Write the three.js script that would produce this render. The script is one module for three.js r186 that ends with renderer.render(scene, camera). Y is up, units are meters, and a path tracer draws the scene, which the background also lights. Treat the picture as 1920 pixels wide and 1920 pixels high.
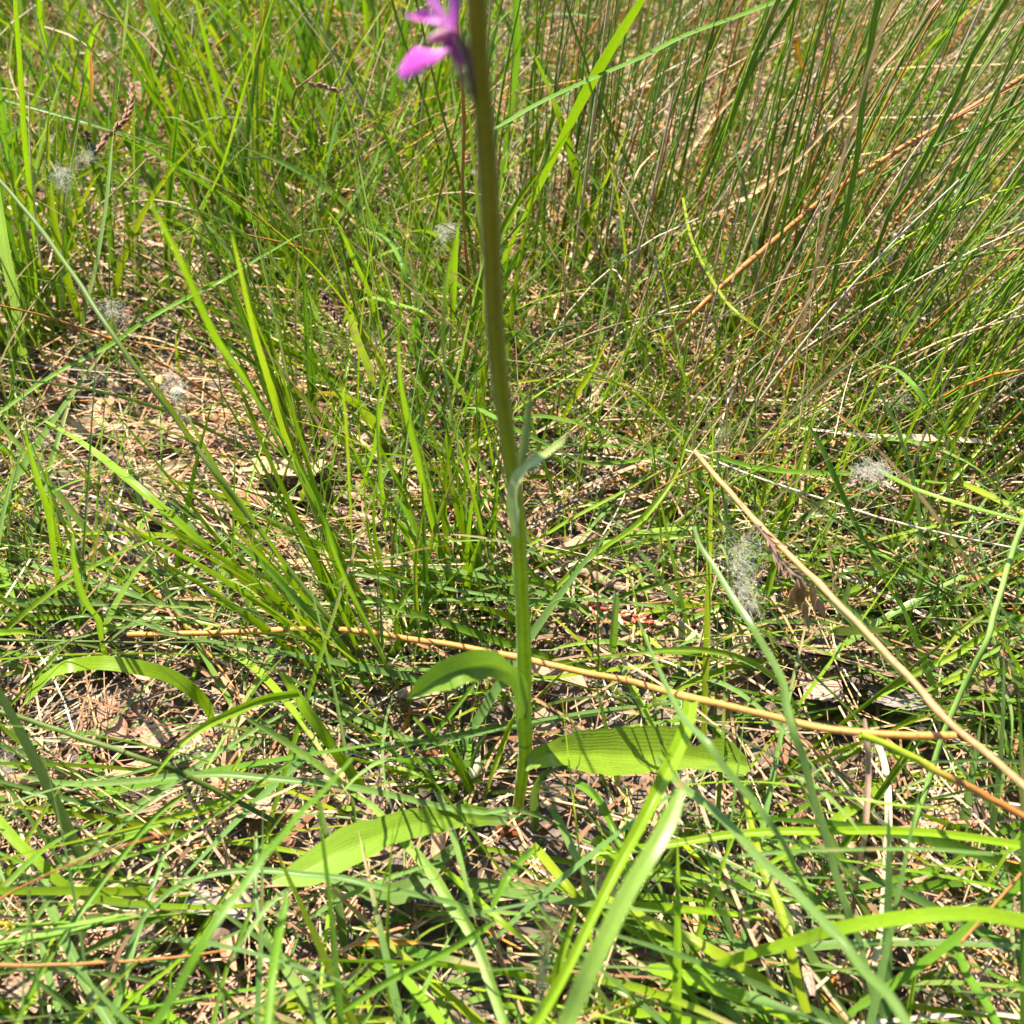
import * as THREE from 'three';
import { Sky } from 'three/addons/objects/Sky.js';
import { ImprovedNoise } from 'three/addons/math/ImprovedNoise.js';

// ------------------------------------------------------------------ camera, sky, sun, exposure
const scene = new THREE.Scene();
const FOV = 48, EYE = new THREE.Vector3(0, 0.38, 0), PITCH = 45;
const camera = new THREE.PerspectiveCamera(FOV, 1, 0.02, 200);
camera.position.copy(EYE);
camera.rotation.set(-PITCH * Math.PI / 180, 0, 0);
camera.focus = 0.46;
camera.userData.fStop = 15;

const sunDir = new THREE.Vector3(-0.46, 1.3, -0.68).normalize();   // high, behind the plant, and to its left
const sky = new Sky();
sky.name = 'sky';
sky.scale.setScalar(150);
const su = sky.material.uniforms;
su.sunPosition.value.copy(sunDir);
su.turbidity.value = 5; su.rayleigh.value = 0.55; su.mieCoefficient.value = 0.004;
sky.userData = { kind: 'structure' };
scene.add(sky);
scene.environmentIntensity = 0.14;
const sun = new THREE.DirectionalLight(new THREE.Color(1, 0.92, 0.74), 5);
sun.name = 'sun';
sun.position.copy(sunDir).multiplyScalar(5);
sun.castShadow = true;
sun.shadow.mapSize.set(4096, 4096);
Object.assign(sun.shadow.camera, { left: -1.2, right: 1.2, top: 1.4, bottom: -1.2, near: 0.1, far: 10 });
scene.add(sun); scene.add(sun.target); sun.target.position.set(0, 0, -0.5);
const renderer = new THREE.WebGLRenderer();
renderer.toneMapping = THREE.LinearToneMapping;
renderer.toneMappingExposure = 3.3;
renderer.shadowMap.enabled = true;

// ------------------------------------------------------------------ random numbers, places
function rng(seed) { let a = seed >>> 0; return () => { a = (a + 0x6D2B79F5) | 0; let t = Math.imul(a ^ (a >>> 15), 1 | a); t = (t + Math.imul(t ^ (t >>> 7), 61 | t)) ^ t; return ((t ^ (t >>> 14)) >>> 0) / 4294967296; }; }
let R = rng(7);
const rr = (a, b) => a + (b - a) * R();
const gauss = () => (R() + R() + R() + R() - 2) * 0.87;
const pick = a => a[Math.floor(R() * a.length)];
const clamp = (x, a = 0, b = 1) => Math.min(b, Math.max(a, x));
const sm = (x, a, b) => { const t = clamp((x - a) / (b - a)); return t * t * (3 - 2 * t); };
const lerp = (a, b, t) => a + (b - a) * t;
const box = (x, y, x0, x1, y0, y1, s = 90) => sm(x, x0 - s, x0 + s) * (1 - sm(x, x1 - s, x1 + s)) * sm(y, y0 - s, y0 + s) * (1 - sm(y, y1 - s, y1 + s));
const V3 = (x, y, z) => new THREE.Vector3(x, y, z);
const UP = V3(0, 1, 0);
const perlin = new ImprovedNoise();
const nz = (x, y, z = 0) => perlin.noise(x, y, z);
const groundY = (x, z) => 0.006 * nz(x * 9, 3.1, z * 9) + 0.004 * nz(x * 27, 7.7, z * 27);

const F = 960 / Math.tan(FOV / 2 * Math.PI / 180), cp = Math.cos(PITCH * Math.PI / 180), sp = Math.sin(PITCH * Math.PI / 180);
function sight(px, py) { const u = (px - 960) / F, v = (960 - py) / F; return V3(u, -sp + v * cp, -cp - v * sp); }
const onY = (px, py, h = 0) => { const d = sight(px, py); return d.multiplyScalar((h - EYE.y) / d.y).add(EYE); };      // where a sight line meets the height h
const onZ = (px, py, z) => { const d = sight(px, py); return d.multiplyScalar((z - EYE.z) / d.z).add(EYE); };          // where it meets the upright plane z
const depthOf = p => -(p.y - EYE.y) * sp - (p.z - EYE.z) * cp;
function where(p) { const t = depthOf(p), v = ((p.y - EYE.y) * cp - (p.z - EYE.z) * sp) / t; return [960 + F * (p.x - EYE.x) / t, 960 - F * v]; }

// ------------------------------------------------------------------ textures and materials
function dataTex(w, h, f, srgb = false) {
  const d = new Uint8Array(w * h * 4);
  for (let y = 0; y < h; y++) for (let x = 0; x < w; x++) { const c = f(x / w, y / h), i = (y * w + x) * 4; for (let k = 0; k < 3; k++) d[i + k] = 255 * clamp(typeof c === 'number' ? c : c[k]); d[i + 3] = 255; }
  const t = new THREE.DataTexture(d, w, h);
  t.wrapS = t.wrapT = THREE.RepeatWrapping; t.magFilter = THREE.LinearFilter; t.minFilter = THREE.LinearMipmapLinearFilter; t.generateMipmaps = true;
  if (srgb) t.colorSpace = THREE.SRGBColorSpace;
  t.needsUpdate = true;
  return t;
}
const tau = Math.PI * 2;
const ring = (x, y, fx, fy, s) => nz(Math.cos(x * tau) * fx + s, Math.sin(x * tau) * fx + y * fy, s * 1.7);  // wraps across x
// veins run along a blade (v), with small flecks; bright values so that they only tint the blade's colour
const veinTex = dataTex(64, 512, (u, v) => 0.86 + 0.16 * Math.exp(-Math.pow((u - 0.5) / 0.035, 2)) - 0.12 * Math.exp(-Math.pow((u - 0.43) / 0.03, 2)) - 0.12 * Math.exp(-Math.pow((u - 0.57) / 0.03, 2)) + 0.10 * Math.sin(u * tau * 6 + 0.6 * nz(u * 9, v * 6, 2)) + 0.13 * nz(u * 40, v * 3, 5) + 0.12 * nz(u * 7, v * 50, 9) - (nz(u * 11, v * 70, 4) > 0.52 ? 0.25 : 0));
const fibreTex = dataTex(64, 512, (u, v) => 0.80 + 0.30 * nz(u * 22, v * 4, 1) + 0.16 * nz(u * 5, v * 34, 3) - (nz(u * 8, v * 60, 8) > 0.42 ? 0.35 : 0) - (nz(u * 4, v * 22, 6) > 0.5 ? 0.25 : 0));
const leafVein = dataTex(256, 256, (u, v) => 0.90 + 0.05 * Math.cos(u * tau * 15 + 3 * nz(u * 6, v * 2, 3)) + 0.06 * nz(u * 34, v * 1.5, 8) - (nz(u * 10, v * 10, 12) > 0.56 ? 0.22 : 0) + 0.05 * Math.cos(v * tau * 40 + 5 * nz(u * 14, v * 3)) * (nz(u * 18, v * 9, 3) > 0 ? 1 : 0) + 0.12 * nz(u * 9, v * 9, 6));
const leafBump = dataTex(256, 256, (u, v) => 0.5 + 0.2 * Math.cos(u * tau * 15) + 0.2 * nz(u * 30, v * 30));
const petalTex = dataTex(128, 128, (u, v) => 0.95 + 0.10 * nz(u * 16, v * 3, 2) + 0.08 * nz(u * 5, v * 5, 7) - (Math.abs(nz(u * 9, v * 2.2, 5)) < 0.06 ? 0.22 : 0) - (nz(u * 14, v * 14, 9) > 0.42 ? 0.25 : 0));
const barkTex = dataTex(128, 256, (u, v) => 0.72 + 0.4 * nz(u * 10, v * 26, 2) + 0.25 * nz(u * 30, v * 9, 4) - (Math.abs(nz(u * 5, v * 18, 8)) < 0.05 ? 0.35 : 0));
const soilTex = dataTex(512, 512, (u, v) => { const a = 0.7 + 0.5 * nz(u * 14, v * 14, 1) + 0.4 * nz(u * 46, v * 46, 2) + 0.35 * nz(u * 120, v * 120, 3); const k = nz(u * 22, v * 22, 8); return [a * (0.62 + 0.1 * k), a * (0.56 + 0.06 * k), a * 0.52]; });

const phys = o => new THREE.MeshPhysicalMaterial({ side: THREE.DoubleSide, vertexColors: true, ...o });
const M = {
  blade: phys({ map: veinTex, roughness: 0.92, transmission: 0.46, thickness: 0, clearcoat: 0.42, clearcoatRoughness: 0.3, specularIntensity: 0.25 }),
  rush: phys({ map: veinTex, roughness: 0.6, specularIntensity: 0.4, clearcoat: 0.10, clearcoatRoughness: 0.35 }),
  straw: phys({ map: fibreTex, roughness: 0.85, transmission: 0.18, thickness: 0, clearcoat: 0.12, clearcoatRoughness: 0.4, specularIntensity: 0.4 }),
  stalk: phys({ map: fibreTex, roughness: 0.7, clearcoat: 0.12, clearcoatRoughness: 0.4 }),
  leaf: phys({ map: leafVein, bumpMap: leafBump, bumpScale: 0.00012, roughness: 0.9, transmission: 0.42, thickness: 0, clearcoat: 0.5, clearcoatRoughness: 0.36, specularIntensity: 0.4 }),
  stem: phys({ map: veinTex, bumpMap: veinTex, bumpScale: 0.0006, transmission: 0.6, thickness: 0, roughness: 0.9, specularIntensity: 0.35, clearcoat: 0.05, clearcoatRoughness: 0.35 }),
  petal: phys({ map: petalTex, roughness: 0.92, transmission: 0.45, thickness: 0, sheen: 0.3, sheenRoughness: 0.5, sheenColor: new THREE.Color(1, 0.7, 1) }),
  fluff: phys({ roughness: 0.95, transmission: 0.3, thickness: 0, specularIntensity: 0.3 }),
  bark: phys({ map: barkTex, bumpMap: barkTex, bumpScale: 0.0006, roughness: 0.9 }),
  soil: new THREE.MeshStandardMaterial({ map: soilTex, bumpMap: soilTex, bumpScale: 0.004, roughness: 0.95, color: new THREE.Color(0.26, 0.215, 0.18) }),
};

// base colours (linear)
const C = {
  lime: [0.220, 0.365, 0.003], yellow: [0.30, 0.40, 0.006], green: [0.135, 0.280, 0.008], blue: [0.160, 0.280, 0.055], dark: [0.040, 0.105, 0.016], pale: [0.24, 0.39, 0.055],
  rush: [0.120, 0.235, 0.016], olive: [0.085, 0.130, 0.018], tan: [0.52, 0.36, 0.185], pink: [0.54, 0.345, 0.225], cream: [0.66, 0.54, 0.36], orange: [0.43, 0.17, 0.028], amber: [0.50, 0.24, 0.02], ochre: [0.54, 0.225, 0.038], buff: [0.46, 0.25, 0.10],
  brown: [0.24, 0.125, 0.06], red: [0.30, 0.07, 0.025], white: [0.62, 0.55, 0.42],
};
const ROUND = new Set(['rush', 'olive']);
const varied = (c, k = 0.14) => { const a = 1 + k * gauss() * 1.2, b = k * 0.6 * gauss(); return [c[0] * a * (1 + b), c[1] * a, c[2] * a * (1 - b)]; };
const mixc = (a, b, t) => [lerp(a[0], b[0], t), lerp(a[1], b[1], t), lerp(a[2], b[2], t)];

// ------------------------------------------------------------------ strands: blades, straws, stems and threads become triangles
class Strands {
  constructor() { this.p = []; this.n = []; this.t = []; this.c = []; this.i = []; }
  vert(p, n, u, v, c) { this.p.push(p.x, p.y, p.z); this.n.push(n.x, n.y, n.z); this.t.push(u, v); this.c.push(c[0], c[1], c[2]); return this.p.length / 3 - 1; }
  quad(a, b, c, d) { this.i.push(a, b, c, b, d, c); }
  // a blade: pts its middle line, width(s), face(s, p) the way it turns its face, colour(s); across = vertices across, fold = depth of its gutter
  ribbon(pts, width, face, colour, { across = 3, fold = 0.12, cup = 0, vscale = 8 } = {}) {
    const n = pts.length; let len = 0, prev = null; const v0 = R() * 3;
    for (let k = 0; k < n; k++) {
      const s = k / (n - 1), p = pts[k];
      if (k) len += p.distanceTo(pts[k - 1]);
      const T = pts[Math.min(n - 1, k + 1)].clone().sub(pts[Math.max(0, k - 1)]).normalize();
      const N = face(s, p).clone(); N.addScaledVector(T, -N.dot(T));
      if (N.lengthSq() < 1e-8) N.set(T.y, -T.x, 0.01);
      N.normalize();
      const W = V3().crossVectors(T, N), w = width(s), lo = Array.isArray(w) ? w[0] : w / 2, hi = Array.isArray(w) ? w[1] : w / 2, c = colour(s), row = [];
      for (let j = 0; j < across; j++) {
        const q = across === 1 ? 0 : j / (across - 1) * 2 - 1, side = (q < 0 ? lo : hi) * q, f = fold * Math.abs(q) + cup * q * q;
        const pos = p.clone().addScaledVector(W, side).addScaledVector(N, f * (q < 0 ? lo : hi) * 2);
        const slope = Math.sign(q) * fold * 2 * (across > 3 ? 1 : 0.8) + cup * 4 * q;
        row.push(this.vert(pos, N.clone().addScaledVector(W, -slope).normalize(), (q + 1) / 2, v0 + len * vscale, c));
      }
      if (prev) for (let j = 0; j < across - 1; j++) this.quad(prev[j], prev[j + 1], row[j], row[j + 1]);
      prev = row;
    }
    return this;
  }
  tube(pts, radius, colour, sides = 6, vscale = 8) {
    const n = pts.length; let prev = null, len = 0, X = null; const v0 = R() * 3;
    for (let k = 0; k < n; k++) {
      const s = k / (n - 1), T = pts[Math.min(n - 1, k + 1)].clone().sub(pts[Math.max(0, k - 1)]).normalize();
      if (k) len += pts[k].distanceTo(pts[k - 1]);
      if (!X) X = Math.abs(T.y) > 0.9 ? V3(1, 0, 0) : V3().crossVectors(T, UP);
      X.addScaledVector(T, -X.dot(T)).normalize();
      const Y = V3().crossVectors(T, X), r = radius(s), c = colour(s), row = [];
      for (let j = 0; j <= sides; j++) { const a = j / sides * tau, d = X.clone().multiplyScalar(Math.cos(a)).addScaledVector(Y, Math.sin(a)); row.push(this.vert(pts[k].clone().addScaledVector(d, r), d, j / sides, v0 + len * vscale, c)); }
      if (prev) for (let j = 0; j < sides; j++) this.quad(prev[j], prev[j + 1], row[j], row[j + 1]);
      prev = row;
    }
    return this;
  }
  // a small solid grain (seed, scale, bud): an egg along an axis, pointed at its tip
  grain(at, axis, length, r, colour, sides = 6, rows = 5) {
    const A = axis.clone().normalize(), pts = []; for (let k = 0; k <= rows; k++) pts.push(at.clone().addScaledVector(A, length * k / rows));
    return this.tube(pts, s => r * Math.max(0.02, Math.sin(Math.pow(s, 0.75) * Math.PI)), () => colour, sides);
  }
  build(name, mat, parent, origin = null) {
    const g = new THREE.BufferGeometry();
    if (origin) for (let k = 0; k < this.p.length; k += 3) { this.p[k] -= origin.x; this.p[k + 1] -= origin.y; this.p[k + 2] -= origin.z; }
    g.setAttribute('position', new THREE.Float32BufferAttribute(this.p, 3)); g.setAttribute('normal', new THREE.Float32BufferAttribute(this.n, 3));
    g.setAttribute('uv', new THREE.Float32BufferAttribute(this.t, 2)); g.setAttribute('color', new THREE.Float32BufferAttribute(this.c, 3)); g.setIndex(this.i);
    const m = new THREE.Mesh(g, mat); m.name = name; m.castShadow = m.receiveShadow = true; parent.add(m);
    return m;
  }
}
function curve(points, n) { return new THREE.CatmullRomCurve3(points, false, 'centripetal').getSpacedPoints(n); }
const used = {};
function numbered(name) { const k = used[name] = (used[name] ?? -1) + 1; return k ? `${name}_${String(k).padStart(3, '0')}` : name; }
function tag(o, label, category, group, kind) { o.userData = { label, ...(category && { category }), ...(group && { group }), ...(kind && { kind }) }; return o; }
function thing(name, label, category, at, group) { const o = new THREE.Group(); o.name = numbered(name); o.position.copy(at); tag(o, label, category, group); scene.add(o); return o; }
// one mesh that is a thing: its origin is put at its base
function single(st, name, mat, base, label, category, group) { const m = st.build(numbered(name), mat, scene, base); m.position.copy(base); return tag(m, label, category, group); }

// the middle line of a free blade: from base, heading az, leaning th0 from upright and bending by bend over its length
function arc(base, az, th0, bend, L, n = 9, wob = 0.15) {
  const pts = [base.clone()], p = base.clone(), w = gauss() * wob; let a = az;
  for (let k = 1; k <= n; k++) { const th = th0 + bend * Math.pow(k / n, 1.4); a += w / n; p.add(V3(Math.sin(th) * Math.cos(a), Math.cos(th), Math.sin(th) * Math.sin(a)).multiplyScalar(L / n)); if (p.y < groundY(p.x, p.z) + 0.002) p.y = groundY(p.x, p.z) + 0.002; pts.push(p.clone()); }
  return pts;
}
const bladeW = (w, tip = 0.55) => s => w * (0.75 + 0.25 * sm(s, 0, 0.2)) * Math.pow(Math.max(0, 1 - Math.max(0, (s - (1 - tip)) / tip)), 0.7) + 0.00005;
function tint(c, { tipc = null, from = 0.8, basec = null } = {}) { const o = R() * 50, k = 0.10, spots = R() < 0.3 ? 0.7 : 0; return s => { const a = 1 + k * nz(s * 7, o) * 1.6; let q = [c[0] * a, c[1] * a, c[2] * a]; if (spots) q = mixc(q, [0.34, 0.22, 0.08], spots * sm(nz(s * 13, o, 4), 0.34, 0.5)); if (tipc) q = mixc(q, tipc, sm(s, from, from + (1 - from) * 0.6)); if (basec) q = mixc(basec, q, sm(s, 0.02, 0.22)); return q; }; }
function facing(k = 0.5) { const j = V3(gauss(), gauss() * 0.6, gauss()).multiplyScalar(k), tw = gauss() * 1.2; return (s, p) => V3(0, 0.98, 0.14).add(j).add(V3(tw * (s - 0.5) * 0.6, 0, 0)); }
function anyFace(az) { const a = az + Math.PI / 2 * (R() < 0.5 ? 1 : -1) + gauss() * 0.9, N = V3(Math.cos(a), 0.5 * gauss() + 0.3, Math.sin(a)), tw = gauss() * 0.9; return s => N.clone().add(V3(tw * s, 0, -tw * s * 0.5)); }
// ------------------------------------------------------------------ the ground: one sheet, fine where it is seen, out to the horizon
{
  const N = 260, g = new THREE.PlaneGeometry(2, 2, N, N); g.rotateX(-Math.PI / 2);
  const P = g.attributes.position, warp = q => q * 0.55 + Math.sign(q) * Math.pow(Math.abs(q), 14) * 60;
  for (let k = 0; k < P.count; k++) { const x = warp(P.getX(k)), z = warp(P.getZ(k)) - 0.5; P.setXYZ(k, x * 1.9, Math.abs(x) < 3 && Math.abs(z) < 3 ? groundY(x * 1.9, z * 1.9 + 0.3) * 1 : 0, z * 1.9 + 0.3); g.attributes.uv.setXY(k, x * 6, z * 6); }
  g.computeVertexNormals();
  const m = new THREE.Mesh(g, M.soil); m.name = 'ground'; m.receiveShadow = true; m.castShadow = true; m.userData = { kind: 'structure' }; scene.add(m);
}
// how much of each growth a spot of ground carries, given where the photograph shows that spot
const X0 = -0.72, X1 = 0.72, Z0 = -1.5, Z1 = -0.02;
function spot() { const p = V3(rr(X0, X1), 0, rr(Z0, Z1)); p.y = groundY(p.x, p.z); return p; }
const bare = (x, y) => Math.max(0.97 * box(x, y, 150, 570, 740, 1120, 60), 0.6 * box(x, y, -400, 560, 1290, 1960, 90), 0.35 * box(x, y, 60, 420, 560, 720, 60), 0.45 * box(x, y, 620, 1120, 880, 1130, 50), 0.55 * box(x, y, 1330, 1980, 1380, 1960, 90), 0.35 * box(x, y, 1000, 1700, 360, 980));
const lush = (x, y) => Math.max(box(x, y, -600, 930, -900, 590, 90), 0.12 * box(x, y, 540, 940, 450, 1150, 70));                       // broad lime blades at the back left
const rushy = (x, y) => Math.max(box(x, y, 960, 2600, -900, 640, 160), 0.8 * box(x, y, 1330, 2600, 400, 960, 140));
const free = (x, y) => 1 - 0.94 * Math.max(0.7 * box(x, y, 480, 960, 1490, 1680, 25), box(x, y, 915, 1035, 1420, 1570, 20), box(x, y, 985, 1420, 1360, 1475, 25), box(x, y, 760, 960, 1225, 1310, 20));   // where the orchid's own leaves lie
const mat = (x, y) => box(x, y, -900, 2800, 1050, 2600, 120) * (1 - 0.72 * bare(x, y)) * free(x, y);
// no loose growth in front of the orchid's stem, leaves and foot, nor before the shiny arching leaf
const STEM = [[968, 1560], [978, 1440], [985, 1390], [981, 1200], [970, 975], [945, 773], [923, 500], [906, 200], [894, -50]];
const CLEAR = [[920, 1050, 1400, 1580, 0.42, 0.92], [985, 1420, 1365, 1478, 0.42, 0.82], [500, 940, 1500, 1690, 0.42, 0.35], [755, 990, 1205, 1350, 0.42, 0.97], [30, 405, 1232, 1362, 0.46, 0.93], [940, 1080, 700, 1000, 0.45, 0.95], [880, 1080, 1560, 1800, 0.36, 0.5]];
for (const [x0, x1, y0, y1, h, share] of [[1095, 1238, 1122, 1182, 0.03, 0.95], [985, 1190, 835, 990, 0.03, 0.9], [985, 1255, 1038, 1128, 0.012, 0.65], [455, 615, 830, 912, 0.02, 0.65], [1495, 1585, 1240, 1325, 0.018, 0.7], [1455, 1695, 1200, 1295, 0.02, 0.6], [590, 648, 538, 610, 0.055, 0.9], [290, 350, 690, 760, 0.10, 0.9], [1560, 1700, 860, 930, 0.10, 0.8], [1465, 1560, 1050, 1190, 0.10, 0.9], [320, 400, 1380, 1420, 0.05, 0.8], [110, 185, 1150, 1205, 0.018, 0.7], [165, 260, 145, 300, 0.13, 0.8], [620, 850, 950, 1030, 0.01, 0.5], [770, 870, 400, 470, 0.09, 0.9], [80, 190, 280, 390, 0.11, 0.8]]) CLEAR.push([x0, x1, y0, y1, depthOf(onY((x0 + x1) / 2, (y0 + y1) / 2, h)), share]);
function clears(pts) {
  const lucky = R();
  for (const p of pts) {
    if (p.y < 0.007) continue;
    const [x, y] = where(p), d = depthOf(p);
    for (const [x0, x1, y0, y1, far, share] of CLEAR) if (x > x0 && x < x1 && y > y0 && y < y1 && d < far && lucky < share) return false;
    for (let k = 0; k + 1 < STEM.length; k++) if (y <= STEM[k][1] && y > STEM[k + 1][1]) { const f = (STEM[k][1] - y) / (STEM[k][1] - STEM[k + 1][1]); if (Math.abs(x - lerp(STEM[k][0], STEM[k + 1][0], f)) < 26 && d < 0.41) return false; }
  }
  return true;
}
function scatter(n, weight, make) { let k = 0, tries = 0; while (k < n && tries++ < n * 40) { const p = spot(), [x, y] = where(p); if (R() < weight(x, y)) { make(p, x, y); k++; } } }

// dead leaf crumbs, husks and bark bits lying on the soil
{
  R = rng(11);
  const st = new Strands();
  scatter(6000, (x, y) => 0.35 + 0.65 * bare(x, y), p => {
    const L = rr(0.003, 0.011), a = R() * tau, h = p.clone().add(V3(0, rr(0.001, 0.007), 0)), pts = [0, 1, 2, 3].map(k => h.clone().add(V3(Math.cos(a) * L * (k / 3 - 0.5), gauss() * 0.0012, Math.sin(a) * L * (k / 3 - 0.5))));
    const w = L * rr(0.10, 0.36), c = varied(pick([C.tan, C.pink, C.brown, C.brown, [0.40, 0.21, 0.12], [0.28, 0.15, 0.09]]), 0.25), N = V3(gauss() * 0.5, 1, gauss() * 0.5);
    st.ribbon(pts, s => w * Math.sqrt(Math.max(0.02, 1 - Math.pow(2 * s - 1, 2))), () => N, () => c, { across: 3, fold: 0, cup: gauss() * 0.5 });
  });
  tag(st.build('leaf_litter', M.straw, scene), 'brown and tan crumbs of dead leaves and bark covering the soil', 'leaf litter', null, 'stuff');
}
{
  R = rng(18);
  const st = new Strands();
  scatter(1500, (x, y) => 0.25 + 0.75 * bare(x, y), p => {
    const L = rr(0.010, 0.032), a = R() * tau, b = gauss() * 1.2, h = p.clone().add(V3(0, rr(0.006, 0.017), 0)), tiltv = gauss() * 0.25, pts = [0, 1, 2, 3, 4, 5].map(k => { const s = k / 5 - 0.5, q = a + b * s; return h.clone().add(V3(Math.cos(q) * L * s, tiltv * L * s + 0.15 * L * (0.25 - s * s) * b, Math.sin(q) * L * s)); });
    const w = L * rr(0.14, 0.36), c = varied(pick([C.pink, [0.46, 0.27, 0.18], [0.38, 0.22, 0.15], [0.30, 0.17, 0.11], C.tan, [0.44, 0.24, 0.15], [0.34, 0.16, 0.09]]), 0.2), N = V3(gauss() * 0.4, 1, gauss() * 0.4), o = R() * 30;
    st.ribbon(pts, s => w * Math.sqrt(Math.max(0.03, 1 - Math.pow(2 * s - 1, 4))) * (1 + 0.4 * nz(s * 5, o)), () => N, tint(c), { across: 5, fold: 0, cup: rr(-0.35, 0.35) });
  });
  tag(st.build('dead_leaf_pieces', M.straw, scene), 'curled pieces of pinkish dead leaves and bark lying on the soil', 'dead leaves', null, 'stuff');
}
// straw: dead blades lying every way, in two thicknesses
{
  R = rng(12);
  const st = new Strands();
  const wgt = (x, y) => 0.45 + 0.55 * bare(x, y);
  scatter(34000, wgt, (p, x, y) => {
    const L = 0.012 + 0.085 * R() * R() + 0.02 * R(), left = box(x, y, 0, 700, 650, 1250), down = box(x, y, 1200, 2100, 1350, 2100);
    let a = R() * tau; if (R() < 0.7 * left) a = 0.25 + gauss() * 0.35; if (R() < 0.75 * down) a = 1.45 + gauss() * 0.3;
    const h = rr(0.001, 0.016) * (R() < 0.15 ? 1.8 : 1), slope = gauss() * 0.16, bend = gauss() * 0.8, n = 4, q = p.clone().add(V3(0, h, 0)), pts = [q.clone()];
    for (let k = 0; k < n; k++) { a += bend / n; q.add(V3(Math.cos(a), slope * (1 - k * 0.6), Math.sin(a)).multiplyScalar(L / n)); pts.push(q.clone()); }
    const w = rr(0.00035, 0.0011) * (R() < 0.10 ? 2.0 : 1), c = varied(pick([C.tan, C.tan, C.cream, C.pink, C.pink, [0.40, 0.23, 0.13], [0.30, 0.18, 0.11], [0.42, 0.20, 0.10], C.brown, C.brown]), 0.2), N = V3(gauss() * 0.6, 1, gauss() * 0.6);
    st.ribbon(pts, s => w * (s > 0.9 ? 0.5 : 1), () => N, tint(c), { across: 2, fold: 0 });
  });
  tag(st.build('straw', M.straw, scene), 'matted tan and pinkish dead grass lying between the green blades', 'straw', null, 'stuff');
}
// long dead straws lying right across
{
  R = rng(19);
  const st = new Strands();
  scatter(2200, (x, y) => 0.35 + 0.65 * Math.max(bare(x, y), box(x, y, 940, 2000, 250, 1150)), (p, x, y) => {
    const L = rr(0.06, 0.20), left = box(x, y, 0, 900, 600, 1250); let a = R() < 0.6 * left ? gauss() * 0.4 + 0.15 : R() * tau; const bend = gauss() * 0.7, n = 8, h = rr(0.008, 0.035), sag = gauss() * 0.12, o = R() * 20, q = p.clone().add(V3(-Math.cos(a) * L / 2, h, -Math.sin(a) * L / 2)), pts = [q.clone()];
    for (let k = 0; k < n; k++) { a += bend / n + 0.25 * nz(k * 0.9, o); q.add(V3(Math.cos(a), sag - 0.25 * sag * k + 0.1 * nz(k * 0.8, o, 5), Math.sin(a)).multiplyScalar(L / n)); q.y = Math.max(q.y, 0.004); pts.push(q.clone()); }
    const w = rr(0.0006, 0.0016), c = varied(pick([C.tan, C.pink, C.cream, C.ochre, [0.42, 0.24, 0.14], [0.36, 0.17, 0.08]]), 0.18), N = V3(gauss() * 0.6, 1, gauss() * 0.6);
    if (!clears(pts)) return;
    st.ribbon(pts, s => w * (1 - 0.4 * s), () => N, tint(c), { across: 3, fold: 0.25 });
  });
  tag(st.build('long_straw', M.straw, scene), 'long tan and reddish dead blades lying loosely over the litter', 'straw', null, 'stuff');
}
// fine blue-green grass lying in a mat
{
  R = rng(13);
  const st = new Strands();
  scatter(5200, (x, y) => 0.95 * mat(x, y) + 0.6 * box(x, y, 420, 1300, 1600, 2200) * free(x, y) + 0.16 * (1 - 0.7 * bare(x, y)) * free(x, y) + 0.3 * box(x, y, 980, 1750, 560, 1120), (p, x, y) => {
    const m = mat(x, y), az = R() < 0.55 ? R() * tau : (box(x, y, 500, 1300, 1500, 2200) > 0.3 ? 0.9 : 2.8) + gauss() * 0.6;
    const pts = arc(p, az, rr(0.5, 1.35), rr(-0.1, 0.6), rr(0.05, 0.16) * (m > 0.5 ? 1 : 0.75), 9, 0.3);
    const c = varied(R() < (m > 0.4 ? 0.5 : 0.25) ? C.blue : pick([C.green, C.green, C.lime, C.lime, C.yellow, C.pale]), 0.2);
    if (!clears(pts)) return;
    st.ribbon(pts, bladeW(0.0009 + 0.0029 * Math.pow(R(), 2)), facing(0.7), tint(c, R() < 0.12 ? { tipc: C.tan, from: 0.6 } : {}), { fold: rr(0.05, 0.3) });
  });
  tag(st.build('fine_grass', M.blade, scene), 'fine blue green grass lying in a loose mat round the orchid base', 'grass', null, 'stuff');
}
// broader soft blades sprawling through the mat
{
  R = rng(20);
  const st = new Strands();
  scatter(300, (x, y) => Math.max(mat(x, y), 0.25 * box(x, y, 950, 1900, 700, 1150)), p => {
    const pts = arc(p, R() * tau, rr(0.35, 1.2), rr(0.0, 0.9), rr(0.06, 0.17), 11, 0.25);
    if (!clears(pts)) return;
    st.ribbon(pts, bladeW(rr(0.0016, 0.0034), 0.5), facing(0.5), tint(varied(pick([C.lime, C.lime, C.yellow, C.green, C.blue, C.blue, C.pale]), 0.16), R() < 0.15 ? { tipc: C.tan, from: 0.75 } : {}), { fold: rr(0.08, 0.35), across: 5 });
  });
  tag(st.build('broad_grass', M.blade, scene), 'broader soft green blades sprawling through the mat round the orchid', 'grass', null, 'stuff');
}
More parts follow.
